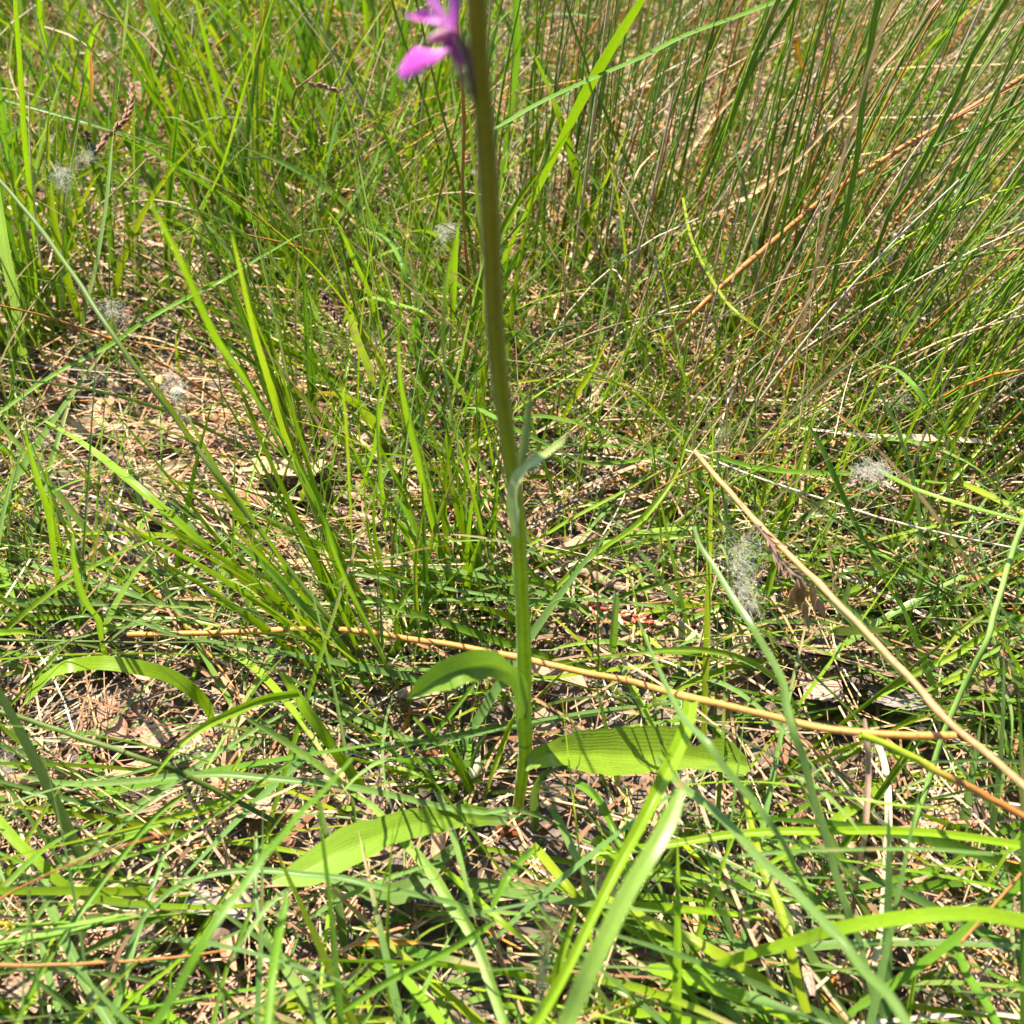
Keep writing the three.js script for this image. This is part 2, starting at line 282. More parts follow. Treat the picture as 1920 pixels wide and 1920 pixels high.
// short upright grass and seedlings everywhere
{
  R = rng(14);
  const st = new Strands();
  scatter(7500, (x, y) => ((1 - 0.88 * bare(x, y)) * 0.35 + 0.5 * lush(x, y) + 0.5 * rushy(x, y) + 0.65 * box(x, y, 520, 2000, 250, 1180)) * free(x, y), (p, x, y) => {
    const pts = arc(p, R() * tau, rr(0.05, 1.0), rr(0.1, 1.2), rr(0.03, 0.12), 7, 0.3);
    if (!clears(pts)) return;
    st.ribbon(pts, bladeW(rr(0.0005, 0.0016)), anyFace(R() * tau), tint(varied(pick([C.lime, C.lime, C.green, C.blue, C.yellow, C.olive]), 0.2)), { fold: rr(0.1, 0.35) });
  });
  tag(st.build('short_grass', M.blade, scene), 'short bright grass standing thinly among the straw', 'grass', null, 'stuff');
}
// taller lime grass that fills the back left
{
  R = rng(15);
  const st = new Strands();
  scatter(2200, (x, y) => lush(x, y) + 0.10 * (1 - bare(x, y)) * sm(y, 1300, 700), (p, x, y) => {
    const pts = arc(p, R() * tau, rr(0.02, 0.65), rr(0.0, 0.9), rr(0.07, 0.19), 10, 0.12);
    if (!clears(pts)) return;
    st.ribbon(pts, bladeW(rr(0.0016, 0.0046)), anyFace(R() * tau), tint(varied(pick([C.lime, C.lime, C.yellow, C.green, C.pale, C.blue]), 0.18), R() < 0.1 ? { tipc: C.amber, from: 0.75 } : {}), { fold: rr(0.12, 0.4) });
  });
  tag(st.build('tall_grass', M.blade, scene), 'dense lime green grass standing behind the orchid at the back left', 'grass', null, 'stuff');
}
// fine long blades that fill the middle, standing at every angle
{
  R = rng(23);
  const st = new Strands();
  scatter(1300, (x, y) => (1 - 0.9 * box(x, y, 150, 540, 740, 1110, 50)) * Math.max(0.9 * box(x, y, 380, 950, 420, 1240, 110), 0.75 * box(x, y, 960, 2100, 560, 1180, 100), 0.45 * box(x, y, -300, 420, 560, 1200, 90)), (p, x, y) => {
    const pts = arc(p, R() * tau, rr(0.03, 0.7), rr(0.0, 0.8), rr(0.06, 0.17), 9, 0.12);
    if (!clears(pts)) return;
    st.ribbon(pts, bladeW(rr(0.0006, 0.0018), 0.6), anyFace(R() * tau), tint(varied(pick([C.lime, C.lime, C.yellow, C.green, C.blue, C.tan]), 0.16), R() < 0.12 ? { tipc: C.ochre, from: 0.8 } : {}), { fold: rr(0.15, 0.4) });
  });
  tag(st.build('fine_tall_grass', M.blade, scene), 'fine lime and tan blades standing at every angle across the middle', 'grass', null, 'stuff');
}
// rushes that fill the back right behind the clumps
{
  R = rng(16);
  const st = new Strands();
  scatter(2100, (x, y) => rushy(x, y), (p, x, y) => {
    const tilt = 0.06 + 0.38 * sm(x, 1250, 2000), pts = arc(p, gauss() * 0.5, Math.max(0, tilt + gauss() * 0.10), rr(-0.05, 0.3), rr(0.08, 0.24), 7, 0.08);
    const c = varied(pick([C.rush, C.rush, C.rush, C.green, C.green, C.blue, C.olive]), 0.22), w = rr(0.00035, 0.0008);
    if (!clears(pts)) return;
    st.tube(pts, s => w * (1 - 0.75 * s), tint(c, R() < 0.25 ? { tipc: C.tan, from: 0.75 } : {}), 5);
  });
  tag(st.build('rushes', M.rush, scene), 'dark green rushes standing thickly at the back right', 'rushes', null, 'stuff');
}
// dead rush and grass stalks standing or leaning among them
{
  R = rng(17);
  const st = new Strands();
  scatter(4200, (x, y) => Math.max(rushy(x, y), 1.0 * box(x, y, 940, 1800, 300, 1000), 0.04, 0.55 * lush(x, y)), (p, x, y) => {
    const pts = arc(p, R() < 0.6 ? gauss() * 0.6 : R() * tau, rr(0.1, 1.35), rr(-0.2, 0.9), rr(0.05, 0.20), 7, 0.5), w = rr(0.0003, 0.0009), c = varied(pick([C.tan, C.tan, C.ochre, C.pink, C.orange, C.cream, C.cream]), 0.2);
    if (!clears(pts)) return;
    st.tube(pts, s => w * (1 - 0.5 * s), tint(c), 4);
  });
  tag(st.build('dead_stalks', M.stalk, scene), 'thin tan dead stalks leaning and tangled among the rushes', 'dead stalks', null, 'stuff');
}
// ------------------------------------------------------------------ tufts: each is a thing whose blades or stems are parts
function tuft(label, category, name, part, px, py, n, make, group) {
  const at = onY(px, py, 0); at.y = groundY(at.x, at.z);
  const t = thing(name, label, category, at, group);
  for (let k = 0; k < n; k++) { const st = new Strands(), m = make(st, at.clone(), k); st.build(part, m, t, at); }
  return t;
}
// sedge: fans of lime blades with a folded keel
function sedge(label, seed, px, py, n, { spread = 0.02, L = [0.09, 0.19], w = [0.0013, 0.0032], lean = [0.03, 0.42], az = null, cols = [C.lime, C.lime, C.yellow, C.green] } = {}) {
  R = rng(seed);
  tuft(label, 'sedge tuft', 'sedge_tuft', 'blade', px, py, n, (st, at) => {
    const a = az === null ? R() * tau : az + gauss() * 0.8, o = rr(0, spread), b = at.clone().add(V3(Math.cos(a) * o, -0.002, Math.sin(a) * o * 0.7));
    const pts = arc(b, a, rr(...lean), rr(-0.02, 0.5), rr(...L), 12, 0.06);
    if (!clears(pts)) { for (const p of pts) { p.x += (b.x > 0.0 ? 1 : -1) * 0.35 * Math.max(0, p.y - b.y); p.y = b.y + (p.y - b.y) * 0.8; } }
    st.ribbon(pts, bladeW(rr(...w), 0.6), anyFace(a), tint(varied(pick(cols), 0.13), { basec: R() < 0.4 ? C.pale : null, ...(R() < 0.1 ? { tipc: C.amber, from: 0.85 } : {}) }), { fold: rr(0.15, 0.4) });
    return M.blade;
  }, 'sedge tufts growing round the orchid');
}
sedge('tall lime sedge tuft just left of the orchid stem', 21, 690, 1235, 46, { spread: 0.030, L: [0.08, 0.17] });
sedge('lime sedge tuft behind the orchid leaf, close against its stem', 22, 850, 1130, 36, { spread: 0.022, L: [0.06, 0.14] });
sedge('small sedge tuft growing from the foot of the orchid on its left', 23, 855, 1470, 24, { spread: 0.018, L: [0.03, 0.085], lean: [0.1, 0.9], w: [0.0012, 0.0026], cols: [C.lime, C.green, C.green, C.dark] });
sedge('dense sedge tuft with long blades at the far left edge', 24, 70, 660, 32, { spread: 0.03, L: [0.10, 0.20], w: [0.002, 0.0042] });
sedge('wide bladed sedge tuft behind the long arching blade at left', 25, 470, 430, 44, { spread: 0.05, L: [0.10, 0.20], w: [0.002, 0.0044] });
sedge('sedge tuft left of the orchid flower, bright against dark gaps', 26, 700, 360, 46, { spread: 0.05, L: [0.10, 0.20], w: [0.002, 0.004] });
sedge('thin sedge tuft beside the bare straw patch at left', 27, 585, 905, 26, { spread: 0.02, L: [0.09, 0.17], az: -2.0, lean: [0.05, 0.5] });
sedge('low sedge tuft at the left edge beside salmon bark chips', 28, 80, 1130, 14, { spread: 0.03, L: [0.05, 0.10], lean: [0.05, 0.5] });
sedge('low arching sedge tuft right of the orchid leaf', 29, 1330, 1520, 16, { spread: 0.04, L: [0.05, 0.11], lean: [0.4, 1.2], w: [0.0018, 0.0034] });
sedge('sprawling lime sedge tuft at the front right', 30, 1390, 1810, 20, { spread: 0.05, L: [0.06, 0.13], lean: [0.6, 1.3], w: [0.002, 0.0042] });
sedge('sedge tuft with bent blades left of the orchid, behind the tall lime one', 32, 730, 760, 30, { spread: 0.06, L: [0.08, 0.17], lean: [0.05, 0.6] });
sedge('sedge tuft at the left over the bare straw, under the fluff', 33, 190, 560, 30, { spread: 0.04, L: [0.08, 0.18], w: [0.002, 0.0044] });
sedge('sedge tuft right of the stem under the white bract', 31, 1060, 1090, 18, { spread: 0.03, L: [0.05, 0.11], lean: [0.2, 1.0], w: [0.001, 0.0022] });
// rushes: round dark stems
function rush(label, seed, px, py, n, { spread = 0.05, L = [0.18, 0.32], tilt = 0.2, fan = 0.12, w = [0.00045, 0.00095] } = {}) {
  R = rng(seed);
  tuft(label, 'rush clump', 'rush_clump', 'stem', px, py, n, (st, at) => {
    const b = at.clone().add(V3(gauss() * spread, -0.002, gauss() * spread * 0.8)), pts = arc(b, gauss() * 0.55, Math.max(0.01, tilt + gauss() * fan), R() < 0.12 ? rr(0.5, 1.6) : rr(-0.04, 0.25), rr(...L), 9, 0.04), r = rr(...w), dead = R() < 0.22;
    st.tube(pts, s => r * (1 - 0.8 * s * s), tint(varied(dead ? pick([C.tan, C.orange, C.pink]) : pick([C.rush, C.rush, C.green, C.blue, C.lime, C.olive]), 0.2), R() < 0.3 ? { tipc: C.orange, from: 0.85 } : {}), 6);
    return dead ? M.stalk : M.rush;
  }, 'rush clumps at the back right');
}
rush('upright clump of dark rushes right behind the orchid stem', 41, 1080, 520, 36, { tilt: 0.05, L: [0.12, 0.24], spread: 0.07 });
rush('clump of dark rushes standing between the tan stalks', 42, 1330, 560, 36, { tilt: 0.10, spread: 0.085, fan: 0.18 });
rush('rush clump leaning right at the edge of the straw tangle', 43, 1560, 720, 44, { tilt: 0.26, spread: 0.08, fan: 0.2 });
rush('strongly leaning rush clump at the right edge', 44, 1780, 870, 64, { tilt: 0.5, spread: 0.07, fan: 0.24, L: [0.12, 0.28] });
rush('far rush clump at the top right corner', 45, 1730, 420, 40, { tilt: 0.3, spread: 0.10, fan: 0.2 });
// ------------------------------------------------------------------ single blades, stems and stalks that can be told apart
const KIND = {
  blade: ['grass_blade', 'grass blade', 'single grass blades'], rush: ['rush', 'rush', 'single rushes'], stalk: ['dry_stalk', 'dry stalk', 'single dry stalks'], straw: ['straw_blade', 'dead grass blade', 'single dead grass blades'],
};
const DRY = new Set(['ochre', 'buff', 'tan', 'pink', 'cream', 'orange', 'amber', 'brown', 'white']);
function points(text) {
  const a = text.trim().split(/\s+/).map(q => q.split(',').map(Number)), out = [a[0]];
  const far = ([x, y]) => x < 8 || y < 8 || x > 1912 || y > 1912;
  const grow = (p, q) => { const d = Math.hypot(p[0] - q[0], p[1] - q[1]); return [p[0] + (p[0] - q[0]) / d * 170, p[1] + (p[1] - q[1]) / d * 170]; };   // a blade that leaves the frame goes on beyond it
  if (far(a[a.length - 1])) a.push(grow(a[a.length - 1], a[a.length - 2]));
  if (far(a[0])) a.unshift(grow(a[0], a[1]));
  return a;
}
let seed = 100;
function strand(label, col, wpx, P, { round = ROUND.has(col), wide = null, fold = 0.22, k = 0.35, tip = 0.45, tipc = null, from = 0.8, both = false, flat = false, face = null, kind = null } = {}) {
  wpx *= wpx > 16 ? 0.96 : 1.06;
  const pts = curve(P, Math.max(14, Math.min(64, Math.round(P.length * 6)))), mid = pts[pts.length >> 1], w = wpx * depthOf(mid) / F, c = varied(C[col], 0.06), dry = DRY.has(col), st = new Strands();
  const kd = kind ?? (round ? (dry ? 'stalk' : 'rush') : dry ? 'straw' : 'blade'), [name, cat, group] = KIND[kd], tc = tint(c, tipc ? { tipc: C[tipc], from } : {});
  const low = pts[0].y <= pts[pts.length - 1].y ? pts[0] : pts[pts.length - 1];
  if (round) { const o = R() * 20, ks = [rr(0.1, 0.3), rr(0.4, 0.6), rr(0.7, 0.9)]; for (let k = 1; k < pts.length; k++) pts[k].add(V3(0.22 * w * nz(k * 0.3, o), 0.22 * w * nz(k * 0.3, o, 4), 0.22 * w * nz(k * 0.3, o, 8))); const bump = s => ks.reduce((a, q) => a + (dry ? 0.28 : 0.1) * Math.exp(-Math.pow((s - q) / 0.018, 2)), 1) * (1 + 0.09 * nz(s * 24, o)); st.tube(pts, s => w / 2 * (both ? 1 : 1 - 0.55 * s) * bump(s), tc, 8); }
  else {
    const prof = wide ? s => { const q = s * (wide.length - 1), i = Math.min(wide.length - 2, Math.floor(q)); return w * lerp(wide[i], wide[i + 1], q - i) + 0.00005; } : both ? s => w * (0.5 + 0.5 * sm(Math.min(s, 1 - s), 0, 0.08)) : s => w * (0.8 + 0.2 * sm(s, 0, 0.15)) * Math.pow(Math.max(0, 1 - Math.max(0, (s - (1 - tip)) / tip)), 0.6) + 0.00005;
    st.ribbon(pts, prof, face ?? facing(k), tc, { across: wpx > 15 ? 7 : 5, fold: flat ? 0.03 : fold });
  }
  return single(st, name, round ? (dry ? M.stalk : M.rush) : dry ? M.straw : M.blade, low.clone(), label, cat, group);
}
// erect: the first point is the foot; lean metres towards the camera on the way to the tip; foot = height of the foot
function up(label, col, wpx, lean, text, o = {}) {
  R = rng(seed++);
  const a = points(text), b = onY(a[0][0], a[0][1], o.foot ?? 0.012), n = a.length - 1;
  lean += 0.045;
  strand(label, col, wpx, a.map(([x, y], i) => onZ(x, y, b.z + lean * Math.pow(i / n, 1.3))), o);
}
// lying or arching: heights above the soil along its length
function lie(label, col, wpx, hs, text, o = {}) {
  R = rng(seed++);
  const a = points(text), n = a.length - 1;
  strand(label, col, wpx, a.map(([x, y], i) => { const q = i / n * (hs.length - 1), j = Math.min(hs.length - 2, Math.floor(q)); return onY(x, y, lerp(hs[j], hs[j + 1], q - j)); }), o);
}
// back left
up('broad lime blade standing upright along the left edge, full height', 'lime', 14, 0.03, '75,650 63,400 50,270 40,130 30,0');
up('lime blade at top left that bends right near its foot', 'lime', 10, 0.02, '160,250 140,207 100,140 78,67 72,0');
up('long yellow green blade slanting from the top left down to the right', 'yellow', 13, 0.05, '450,340 420,307 333,220 267,157 187,80 93,0');
lie('thin blue green blade crossing the top left almost level', 'blue', 6, [0.12, 0.11, 0.07], '0,185 100,213 187,237 283,267 383,307 467,333');
lie('lime blade sloping right below the white fluff at upper left', 'lime', 13, [0.10, 0.07, 0.05], '183,307 233,343 283,363 333,383 385,398');
up('wide pale green blade behind the brown seed head at upper left', 'pale', 23, 0.02, '150,660 160,583 180,500 197,400 210,283 220,187 233,80 240,0', { flat: true });
up('lime blade leaning right between two tufts at upper left', 'lime', 14, 0.02, '345,560 360,467 383,393 417,317 443,233 467,143 513,0');
up('short wide lime blade leaning left at the top, left of centre', 'yellow', 14, 0.02, '480,190 437,123 400,67 363,0');
up('very wide lime blade at the top beside a tan loop', 'lime', 19, 0.02, '592,200 580,127 563,50 547,0');
lie('long dark green blade arching from the left edge over the bare straw', 'green', 10, [0.06, 0.08, 0.10, 0.09], '0,775 100,705 213,645 267,607 350,560 417,527 500,477 583,433 640,427', { wide: [0.6, 1, 1.1, 1, 0.7, 0.2] });
lie('long thin olive stem slanting down right from the left edge to the tuft', 'olive', 9, [0.15, 0.13, 0.09, 0.03], '0,340 67,417 150,533 217,635 277,720 333,790 400,883 467,967 550,1077 633,1180 662,1218', { both: true, fold: 0.3 });
up('lime blade whose tip points up beside the long arching dark blade', 'lime', 14, 0.07, '665,1120 620,1000 567,910 533,853 483,760 443,693 407,640 350,513 307,427 276,368');
up('yellow lime blade with a whitish tip, right of another tall one', 'yellow', 11, 0.06, '600,990 560,880 533,813 500,700 480,633 453,517 433,433');
up('third blade of the tall fan, in the shade of its neighbours', 'green', 9, 0.06, '690,1180 600,960 545,850 495,770 440,690 428,640', { tip: 0.7 });
up('thin brown edged bract standing above the brown seed head', 'olive', 7, 0.02, '167,300 168,250 172,150 168,90', { foot: 0.10, tipc: 'orange', from: 0.4, round: false });
lie('thin dark stem hanging below the brown seed head at upper left', 'rush', 5, [0.10, 0.08, 0.05, 0.02], '170,300 175,315 200,390 213,450 213,550');
lie('pale dry blade above the brown bract at the top left', 'cream', 4, [0.13, 0.12], '83,50 130,66 170,90');
lie('long thin brown stalk sloping right across the upper left', 'brown', 4, [0.12, 0.09, 0.05], '183,23 260,60 320,123 400,170 500,223 583,280 640,320', { round: true, both: true });
lie('long tan straw lying level below the white fluff at left', 'pink', 8, [0.03, 0.04, 0.02], '0,387 73,407 183,430 300,460 400,487 483,500 633,530', { both: true });
lie('green blade at the left edge under the long thin stem', 'green', 7, [0.09, 0.06, 0.02], '0,513 67,523 140,547 200,593 247,640');
lie('pale thin blade curving level at the upper left centre', 'blue', 5, [0.09, 0.10, 0.08], '360,232 417,220 500,227 583,253');
lie('lime blade with an orange tip at the upper left centre', 'lime', 8, [0.04, 0.08, 0.1], '630,262 617,253 533,210 473,191', { tipc: 'orange', from: 0.85 });
up('green blade hugging the left edge near the top', 'green', 12, 0.03, '42,430 37,400 20,320 10,233 0,160');
up('wide pale blade at the left edge below the fluff', 'pale', 22, 0.03, '48,690 40,640 30,567 13,483 0,390');
lie('dry brown stalk hooked over at the top beside a hanging spikelet', 'brown', 5, [0.10, 0.14, 0.13], '548,207 553,173 577,150 605,128 627,110', { round: true });
lie('tan straw sloping right at upper left of the orchid stem', 'tan', 6, [0.06, 0.04], '497,330 567,360 633,397 720,455', { both: true });
lie('brown curved straw under the arching blade at left', 'brown', 6, [0.01, 0.03, 0.02], '310,660 367,603 417,570 467,557 567,563');
// back centre
up('broad lime blade slanting up right from the orchid stem to the top edge', 'lime', 21, 0.03, '905,590 937,507 960,453 1000,373 1040,290 1083,203 1117,140 1157,73 1203,0', { flat: true, tip: 0.3 });
lie('bright green blade reaching from the orchid stem up right to the top edge', 'green', 13, [0.16, 0.17, 0.18], '905,252 927,243 1007,197 1107,150 1207,107 1280,70 1380,33 1467,0', { both: true, fold: 0.15 });
up('dark green stem slanting left above the tan tangle, top centre', 'rush', 7, 0.03, '1265,540 1250,493 1233,443 1193,340 1153,253 1110,153 1083,73 1060,0');
up('blue green blade tip just right of the flower stem at the top', 'blue', 10, 0.02, '905,120 917,73 947,30 985,0', { foot: 0.1 });
lie('blue green blade lying level at the top right of the flower', 'blue', 8, [0.10, 0.11, 0.10], '987,37 1057,28 1110,32 1163,40');
up('orange tan stalk standing close along the left side of the orchid stem', 'orange', 6, 0.05, '888,640 883,567 873,467 867,333 870,267 867,167 857,67 857,0', { round: true, both: true });
up('dark thin stem rising left of the flower', 'rush', 6, 0.03, '895,560 880,440 867,350 837,240 810,133 790,40 780,0');
up('second dark stem left of the flower, leaning further left', 'rush', 6, 0.03, '850,420 827,300 807,227 780,143 752,60 735,0');
up('green blade standing behind the right side of the orchid stem at the top', 'green', 14, 0.01, '937,420 943,330 960,200 970,100 967,0');
up('lime blade with a pointed tip left of the orchid stem, under white fluff', 'lime', 15, 0.06, '925,1095 917,1067 907,1023 880,913 853,820 840,740 827,640 835,530 858,440', { tip: 0.25 });
up('narrow lime blade close beside the orchid stem at mid height', 'lime', 12, 0.03, '835,720 843,633 853,500 861,415');
up('lime blade curving up left of the orchid, its tip bent over right', 'lime', 9, 0.03, '725,660 717,633 690,547 660,483 640,433 615,395');
lie('green arched blade with its top below the white fluff near the stem', 'green', 9, [0.01, 0.06, 0.09, 0.09, 0.08], '785,690 777,633 773,587 757,507 733,457 707,437 667,435');
lie('bright arched blade bending over to the right, left of the orchid stem', 'lime', 10, [0.01, 0.06, 0.085, 0.06], '607,705 640,623 660,577 690,560 740,570 800,590 827,617 840,660');
lie('dark blue green blade tip left of the orchid stem, high up', 'blue', 12, [0.06, 0.10, 0.12], '630,420 667,370 703,310 712,270');
up('pale green blade standing between the arched ones left of the stem', 'pale', 10, 0.02, '752,690 743,633 730,550 707,467 683,367 670,290');
up('thin yellow green blade leaning right of the stem, among rushes', 'yellow', 7, 0.02, '1070,560 1077,520 1100,433 1123,367 1153,300 1178,240');
lie('long tan straw lying level behind the orchid stem', 'tan', 6, [0.03, 0.035, 0.03], '690,540 807,555 907,558 1007,557 1107,550 1180,540', { both: true });
lie('dry tan loop curling beside the dark stem right of centre', 'tan', 6, [0.06, 0.09, 0.10, 0.09], '1200,430 1187,393 1180,360 1200,317 1233,283 1262,276', { round: true });
// back right
up('long tan stalk slanting up right through the rushes to the top edge', 'tan', 10, 0.04, '1262,440 1347,393 1447,337 1497,300 1547,247 1613,187 1647,137 1707,70 1753,7', { both: true, foot: 0.05 });
lie('long orange stalk slanting across the rushes to the right edge', 'orange', 9, [0.06, 0.10, 0.16], '1240,640 1280,607 1330,557 1380,513 1460,443 1547,370 1613,327 1707,267 1813,207 1920,143', { round: true, both: true });
up('pale straw standing upright through the rushes to the top', 'tan', 7, 0.05, '1470,780 1487,713 1500,640 1513,567 1537,467 1557,387 1580,300 1607,207 1630,127 1653,60 1677,0', { both: true });
up('very dark rush stem beside the pale upright straw', 'rush', 10, 0.05, '1530,720 1547,633 1563,533 1580,433 1600,333 1613,233 1627,117 1647,0', { both: true });
up('dark rush slanting up right, left of the tan stalk', 'rush', 9, 0.05, '1255,470 1280,410 1307,360 1347,277 1380,200 1413,110 1457,7', { both: true });
up('dark rush running close beside another, slightly to its right', 'rush', 9, 0.05, '1300,400 1335,290 1373,207 1403,143 1447,73 1490,0', { both: true });
up('thin rush stem rising nearly straight at right of centre', 'rush', 7, 0.04, '1420,700 1430,633 1447,533 1473,400 1487,300 1510,190 1533,73 1553,0');
up('thin green rush stem with a faint bow, right of the tan stalk', 'green', 6, 0.04, '1405,560 1427,433 1443,317 1460,200 1473,133 1493,0', { round: true });
up('long rush stem leaning right toward the top right corner', 'rush', 9, 0.06, '1590,690 1607,633 1620,567 1640,477 1673,393 1713,333 1757,250 1800,160 1833,87 1887,0', { both: true });
up('rush stem leaning right, nearest the top right corner', 'green', 8, 0.06, '1600,690 1633,633 1663,567 1697,500 1747,417 1800,333 1847,233 1880,150 1913,67', { round: true });
up('rush stem curving out to the right edge near the top', 'rush', 8, 0.05, '1655,665 1673,617 1697,550 1730,467 1773,367 1813,283 1863,227 1920,187');
up('bright yellow green blade among the dark rushes at top right', 'yellow', 8, 0.05, '1620,290 1640,247 1663,190 1690,147 1730,103 1780,57 1833,0', { foot: 0.06 });
up('blue green blade bending in from the right edge, upper right', 'blue', 10, 0.03, '1670,680 1690,633 1730,567 1773,520 1820,460 1863,430 1920,403', { foot: 0.04 });
lie('lime thread curving down right to a brown tip in the rushes', 'yellow', 6, [0.08, 0.09, 0.06, 0.05], '1280,370 1297,450 1337,530 1377,583 1427,620 1457,640 1493,670 1530,703 1563,733 1587,748 1612,753', { tipc: 'brown', from: 0.8, tip: 0.2 });
up('yellow papery stalk with banded sheath among the top rushes', 'amber', 9, 0.02, '1545,218 1540,213 1510,145 1497,110 1490,60', { foot: 0.06, both: true });
up('orange tan stalk leaning right at the top, left of the rushes', 'orange', 7, 0.04, '1268,290 1280,233 1313,150 1340,67 1377,0', { round: true, both: true });
up('second orange tan stalk, close right of the first', 'tan', 6, 0.04, '1276,300 1296,220 1330,120 1352,60 1394,0', { round: true, both: true });
lie('tan straw sloping up right beside the dark slanting stem', 'tan', 8, [0.03, 0.07, 0.10], '1070,560 1083,533 1140,427 1207,360 1280,300 1340,220 1380,180', { both: true });
lie('pale straw lying level through the upper right rushes', 'tan', 6, [0.10, 0.11], '1637,133 1747,125 1847,123 1920,117', { both: true });
lie('thin pale straw lying level below another, upper right', 'cream', 4, [0.08, 0.09], '1500,213 1580,220 1713,220 1847,210', { both: true });
lie('broken tan leaf folded over the rushes right of centre', 'tan', 14, [0.05, 0.07, 0.075], '1290,437 1345,400 1400,368 1440,340', { wide: [0.5, 0.8, 1, 1.1, 0.6], fold: 0.3 });
// middle left
lie('broad lime blade running diagonally over the bare straw at left', 'lime', 18, [0.05, 0.085, 0.07, 0.02], '83,790 150,830 207,873 267,923 333,980 400,1040 450,1083 492,1125', { wide: [0.5, 0.8, 1, 1, 0.9, 0.8] });
lie('dark keeled blade with its tip over the straw, running down to the tuft', 'green', 16, [0.10, 0.08, 0.03], '385,980 433,1010 500,1067 567,1140 633,1207 690,1290', { wide: [0.1, 0.6, 0.9, 1.1, 1, 0.9], fold: 0.35 });
lie('thin dark blade crossing the diagonal lime blade at left', 'blue', 5, [0.05, 0.05, 0.02], '220,672 100,780 0,840', { both: true });
lie('thin dark green stem rising right across the bare straw', 'rush', 5, [0.02, 0.06, 0.07], '200,1160 300,1097 400,1030 500,953 627,863');
up('lime blade at the left edge beside the bare straw, upper one', 'lime', 11, 0.02, '115,1110 110,1093 93,973 67,890 43,800');
up('short pointed lime blade beside salmon chips at left', 'lime', 8, 0.02, '108,1110 107,1093 103,1007 93,925');
up('twisted lime blade with a dark edge standing beside the salmon chips', 'lime', 12, 0.03, '205,1245 200,1233 187,1173 160,1133 140,1057 137,1000', { fold: 0.4 });
lie('blue green blade lying above the arching leaf at left', 'blue', 12, [0.03, 0.035, 0.02], '60,1060 157,1087 233,1110 333,1143 433,1180');
lie('thin green blade arched like a bow above the shiny arching leaf', 'blue', 6, [0.01, 0.05, 0.04, 0.01], '43,1237 83,1187 143,1157 233,1160 317,1187 400,1213 450,1240', { both: true });
lie('olive stem lying level from the left edge to the tuft', 'olive', 6, [0.05, 0.05, 0.04], '0,1200 167,1203 300,1205 433,1203 533,1195');
lie('lime blade lying in broken shade above the arching leaf', 'lime', 10, [0.02, 0.02], '195,1180 267,1163 333,1163 417,1177 500,1202');
lie('wide lime blade end poking in at the left edge', 'lime', 17, [0.06, 0.05], '0,1187 50,1186 82,1193');
lie('broad shiny leaf arching over at the left edge', 'lime', 31, [0.01, 0.045, 0.06, 0.055, 0.04, 0.015], '15,1400 30,1350 50,1312 85,1272 125,1250 183,1243 250,1250 317,1267 360,1295 390,1328 398,1360', { wide: [0.25, 0.3, 0.42, 0.7, 0.95, 1, 1, 0.95, 0.8, 0.3], flat: true, face: s => V3(lerp(-0.25, 0.5, s), 1, lerp(-0.1, 0.45, s)) });
// middle, right of the stem
lie('bright blade arching behind the orchid stem and down to the right', 'green', 10, [0.05, 0.09, 0.085, 0.06, 0.04], '843,793 867,770 900,770 933,787 973,810 1023,833 1060,853 1107,870 1173,867 1240,853', { both: true });
lie('green blade starting behind the stem and lying level to the right', 'green', 10, [0.075, 0.07, 0.05], '955,787 1017,782 1090,797 1173,823 1257,850');
lie('thin lime thread lying level right of the stem', 'yellow', 4, [0.06, 0.05], '953,720 1023,712 1107,713 1190,723 1273,737');
up('yellow blade leaning right above the pale grass head', 'yellow', 10, 0.02, '1045,815 1053,790 1073,753 1107,700 1140,635');
lie('thin blue green blade crossing in front of the tuft to the orchid stem', 'blue', 7, [0.05, 0.05], '650,1075 773,1093 873,1110 960,1123', { both: true });
lie('long pale green blade lying level behind the orchid stem', 'blue', 8, [0.035, 0.04, 0.03], '560,1135 640,1132 740,1128 873,1125 1007,1125 1140,1127 1240,1140 1330,1155', { both: true });
up('stubby green blade standing right of the stem below the red spike', 'green', 16, 0.01, '1147,1230 1150,1173 1153,1110', { both: true });
up('thin dark stem standing out of focus right of the orchid leaf', 'rush', 5, 0.04, '1122,1285 1120,1107 1120,960', { foot: 0.03 });
lie('thin lime blade curving right from the orchid stem', 'lime', 5, [0.03, 0.04, 0.01], '990,1033 1057,1037 1123,1053 1190,1092');
lie('long lime blade rising right from the stem through the tangle', 'lime', 11, [0.02, 0.07, 0.10], '993,1160 1057,1090 1123,1037 1200,980 1267,890 1290,820 1330,770', { fold: 0.35 });
lie('narrow lime blade rising right, above the banded twig', 'lime', 7, [0.04, 0.07], '993,1023 1073,973 1173,920 1257,873');
up('front blade of the lime tuft, crossing the long orange stalk', 'lime', 14, 0.01, '750,1290 727,1240 700,1187 673,1133 640,1060 610,985', { fold: 0.35 });
up('lime blade with tall straight tip left of the orchid stem', 'lime', 13, 0.04, '838,1085 833,1073 820,1007 803,940 787,867 767,790 753,723 747,640', { fold: 0.35 });
up('dark blade of the tuft leaning left, crossing the lime ones', 'green', 9, 0.04, '867,1207 853,1180 827,1090 783,1000 747,940 700,887 640,830');
up('straight lime blade at the left of the tuft', 'yellow', 10, 0.03, '672,1150 670,1140 663,1040 657,907 650,793 640,717');
up('shadowed lime blade in the middle of the tuft', 'lime', 9, 0.03, '725,1080 723,973 713,907 707,780 720,690');
up('lime blade leaning right over the tuft', 'lime', 9, 0.03, '630,1010 640,993 673,927 700,853 713,780 735,690');
lie('bright blade bending right with its foot behind the tuft', 'yellow', 14, [0.10, 0.08], '655,590 670,640 690,687 705,730', { tip: 0.3 });
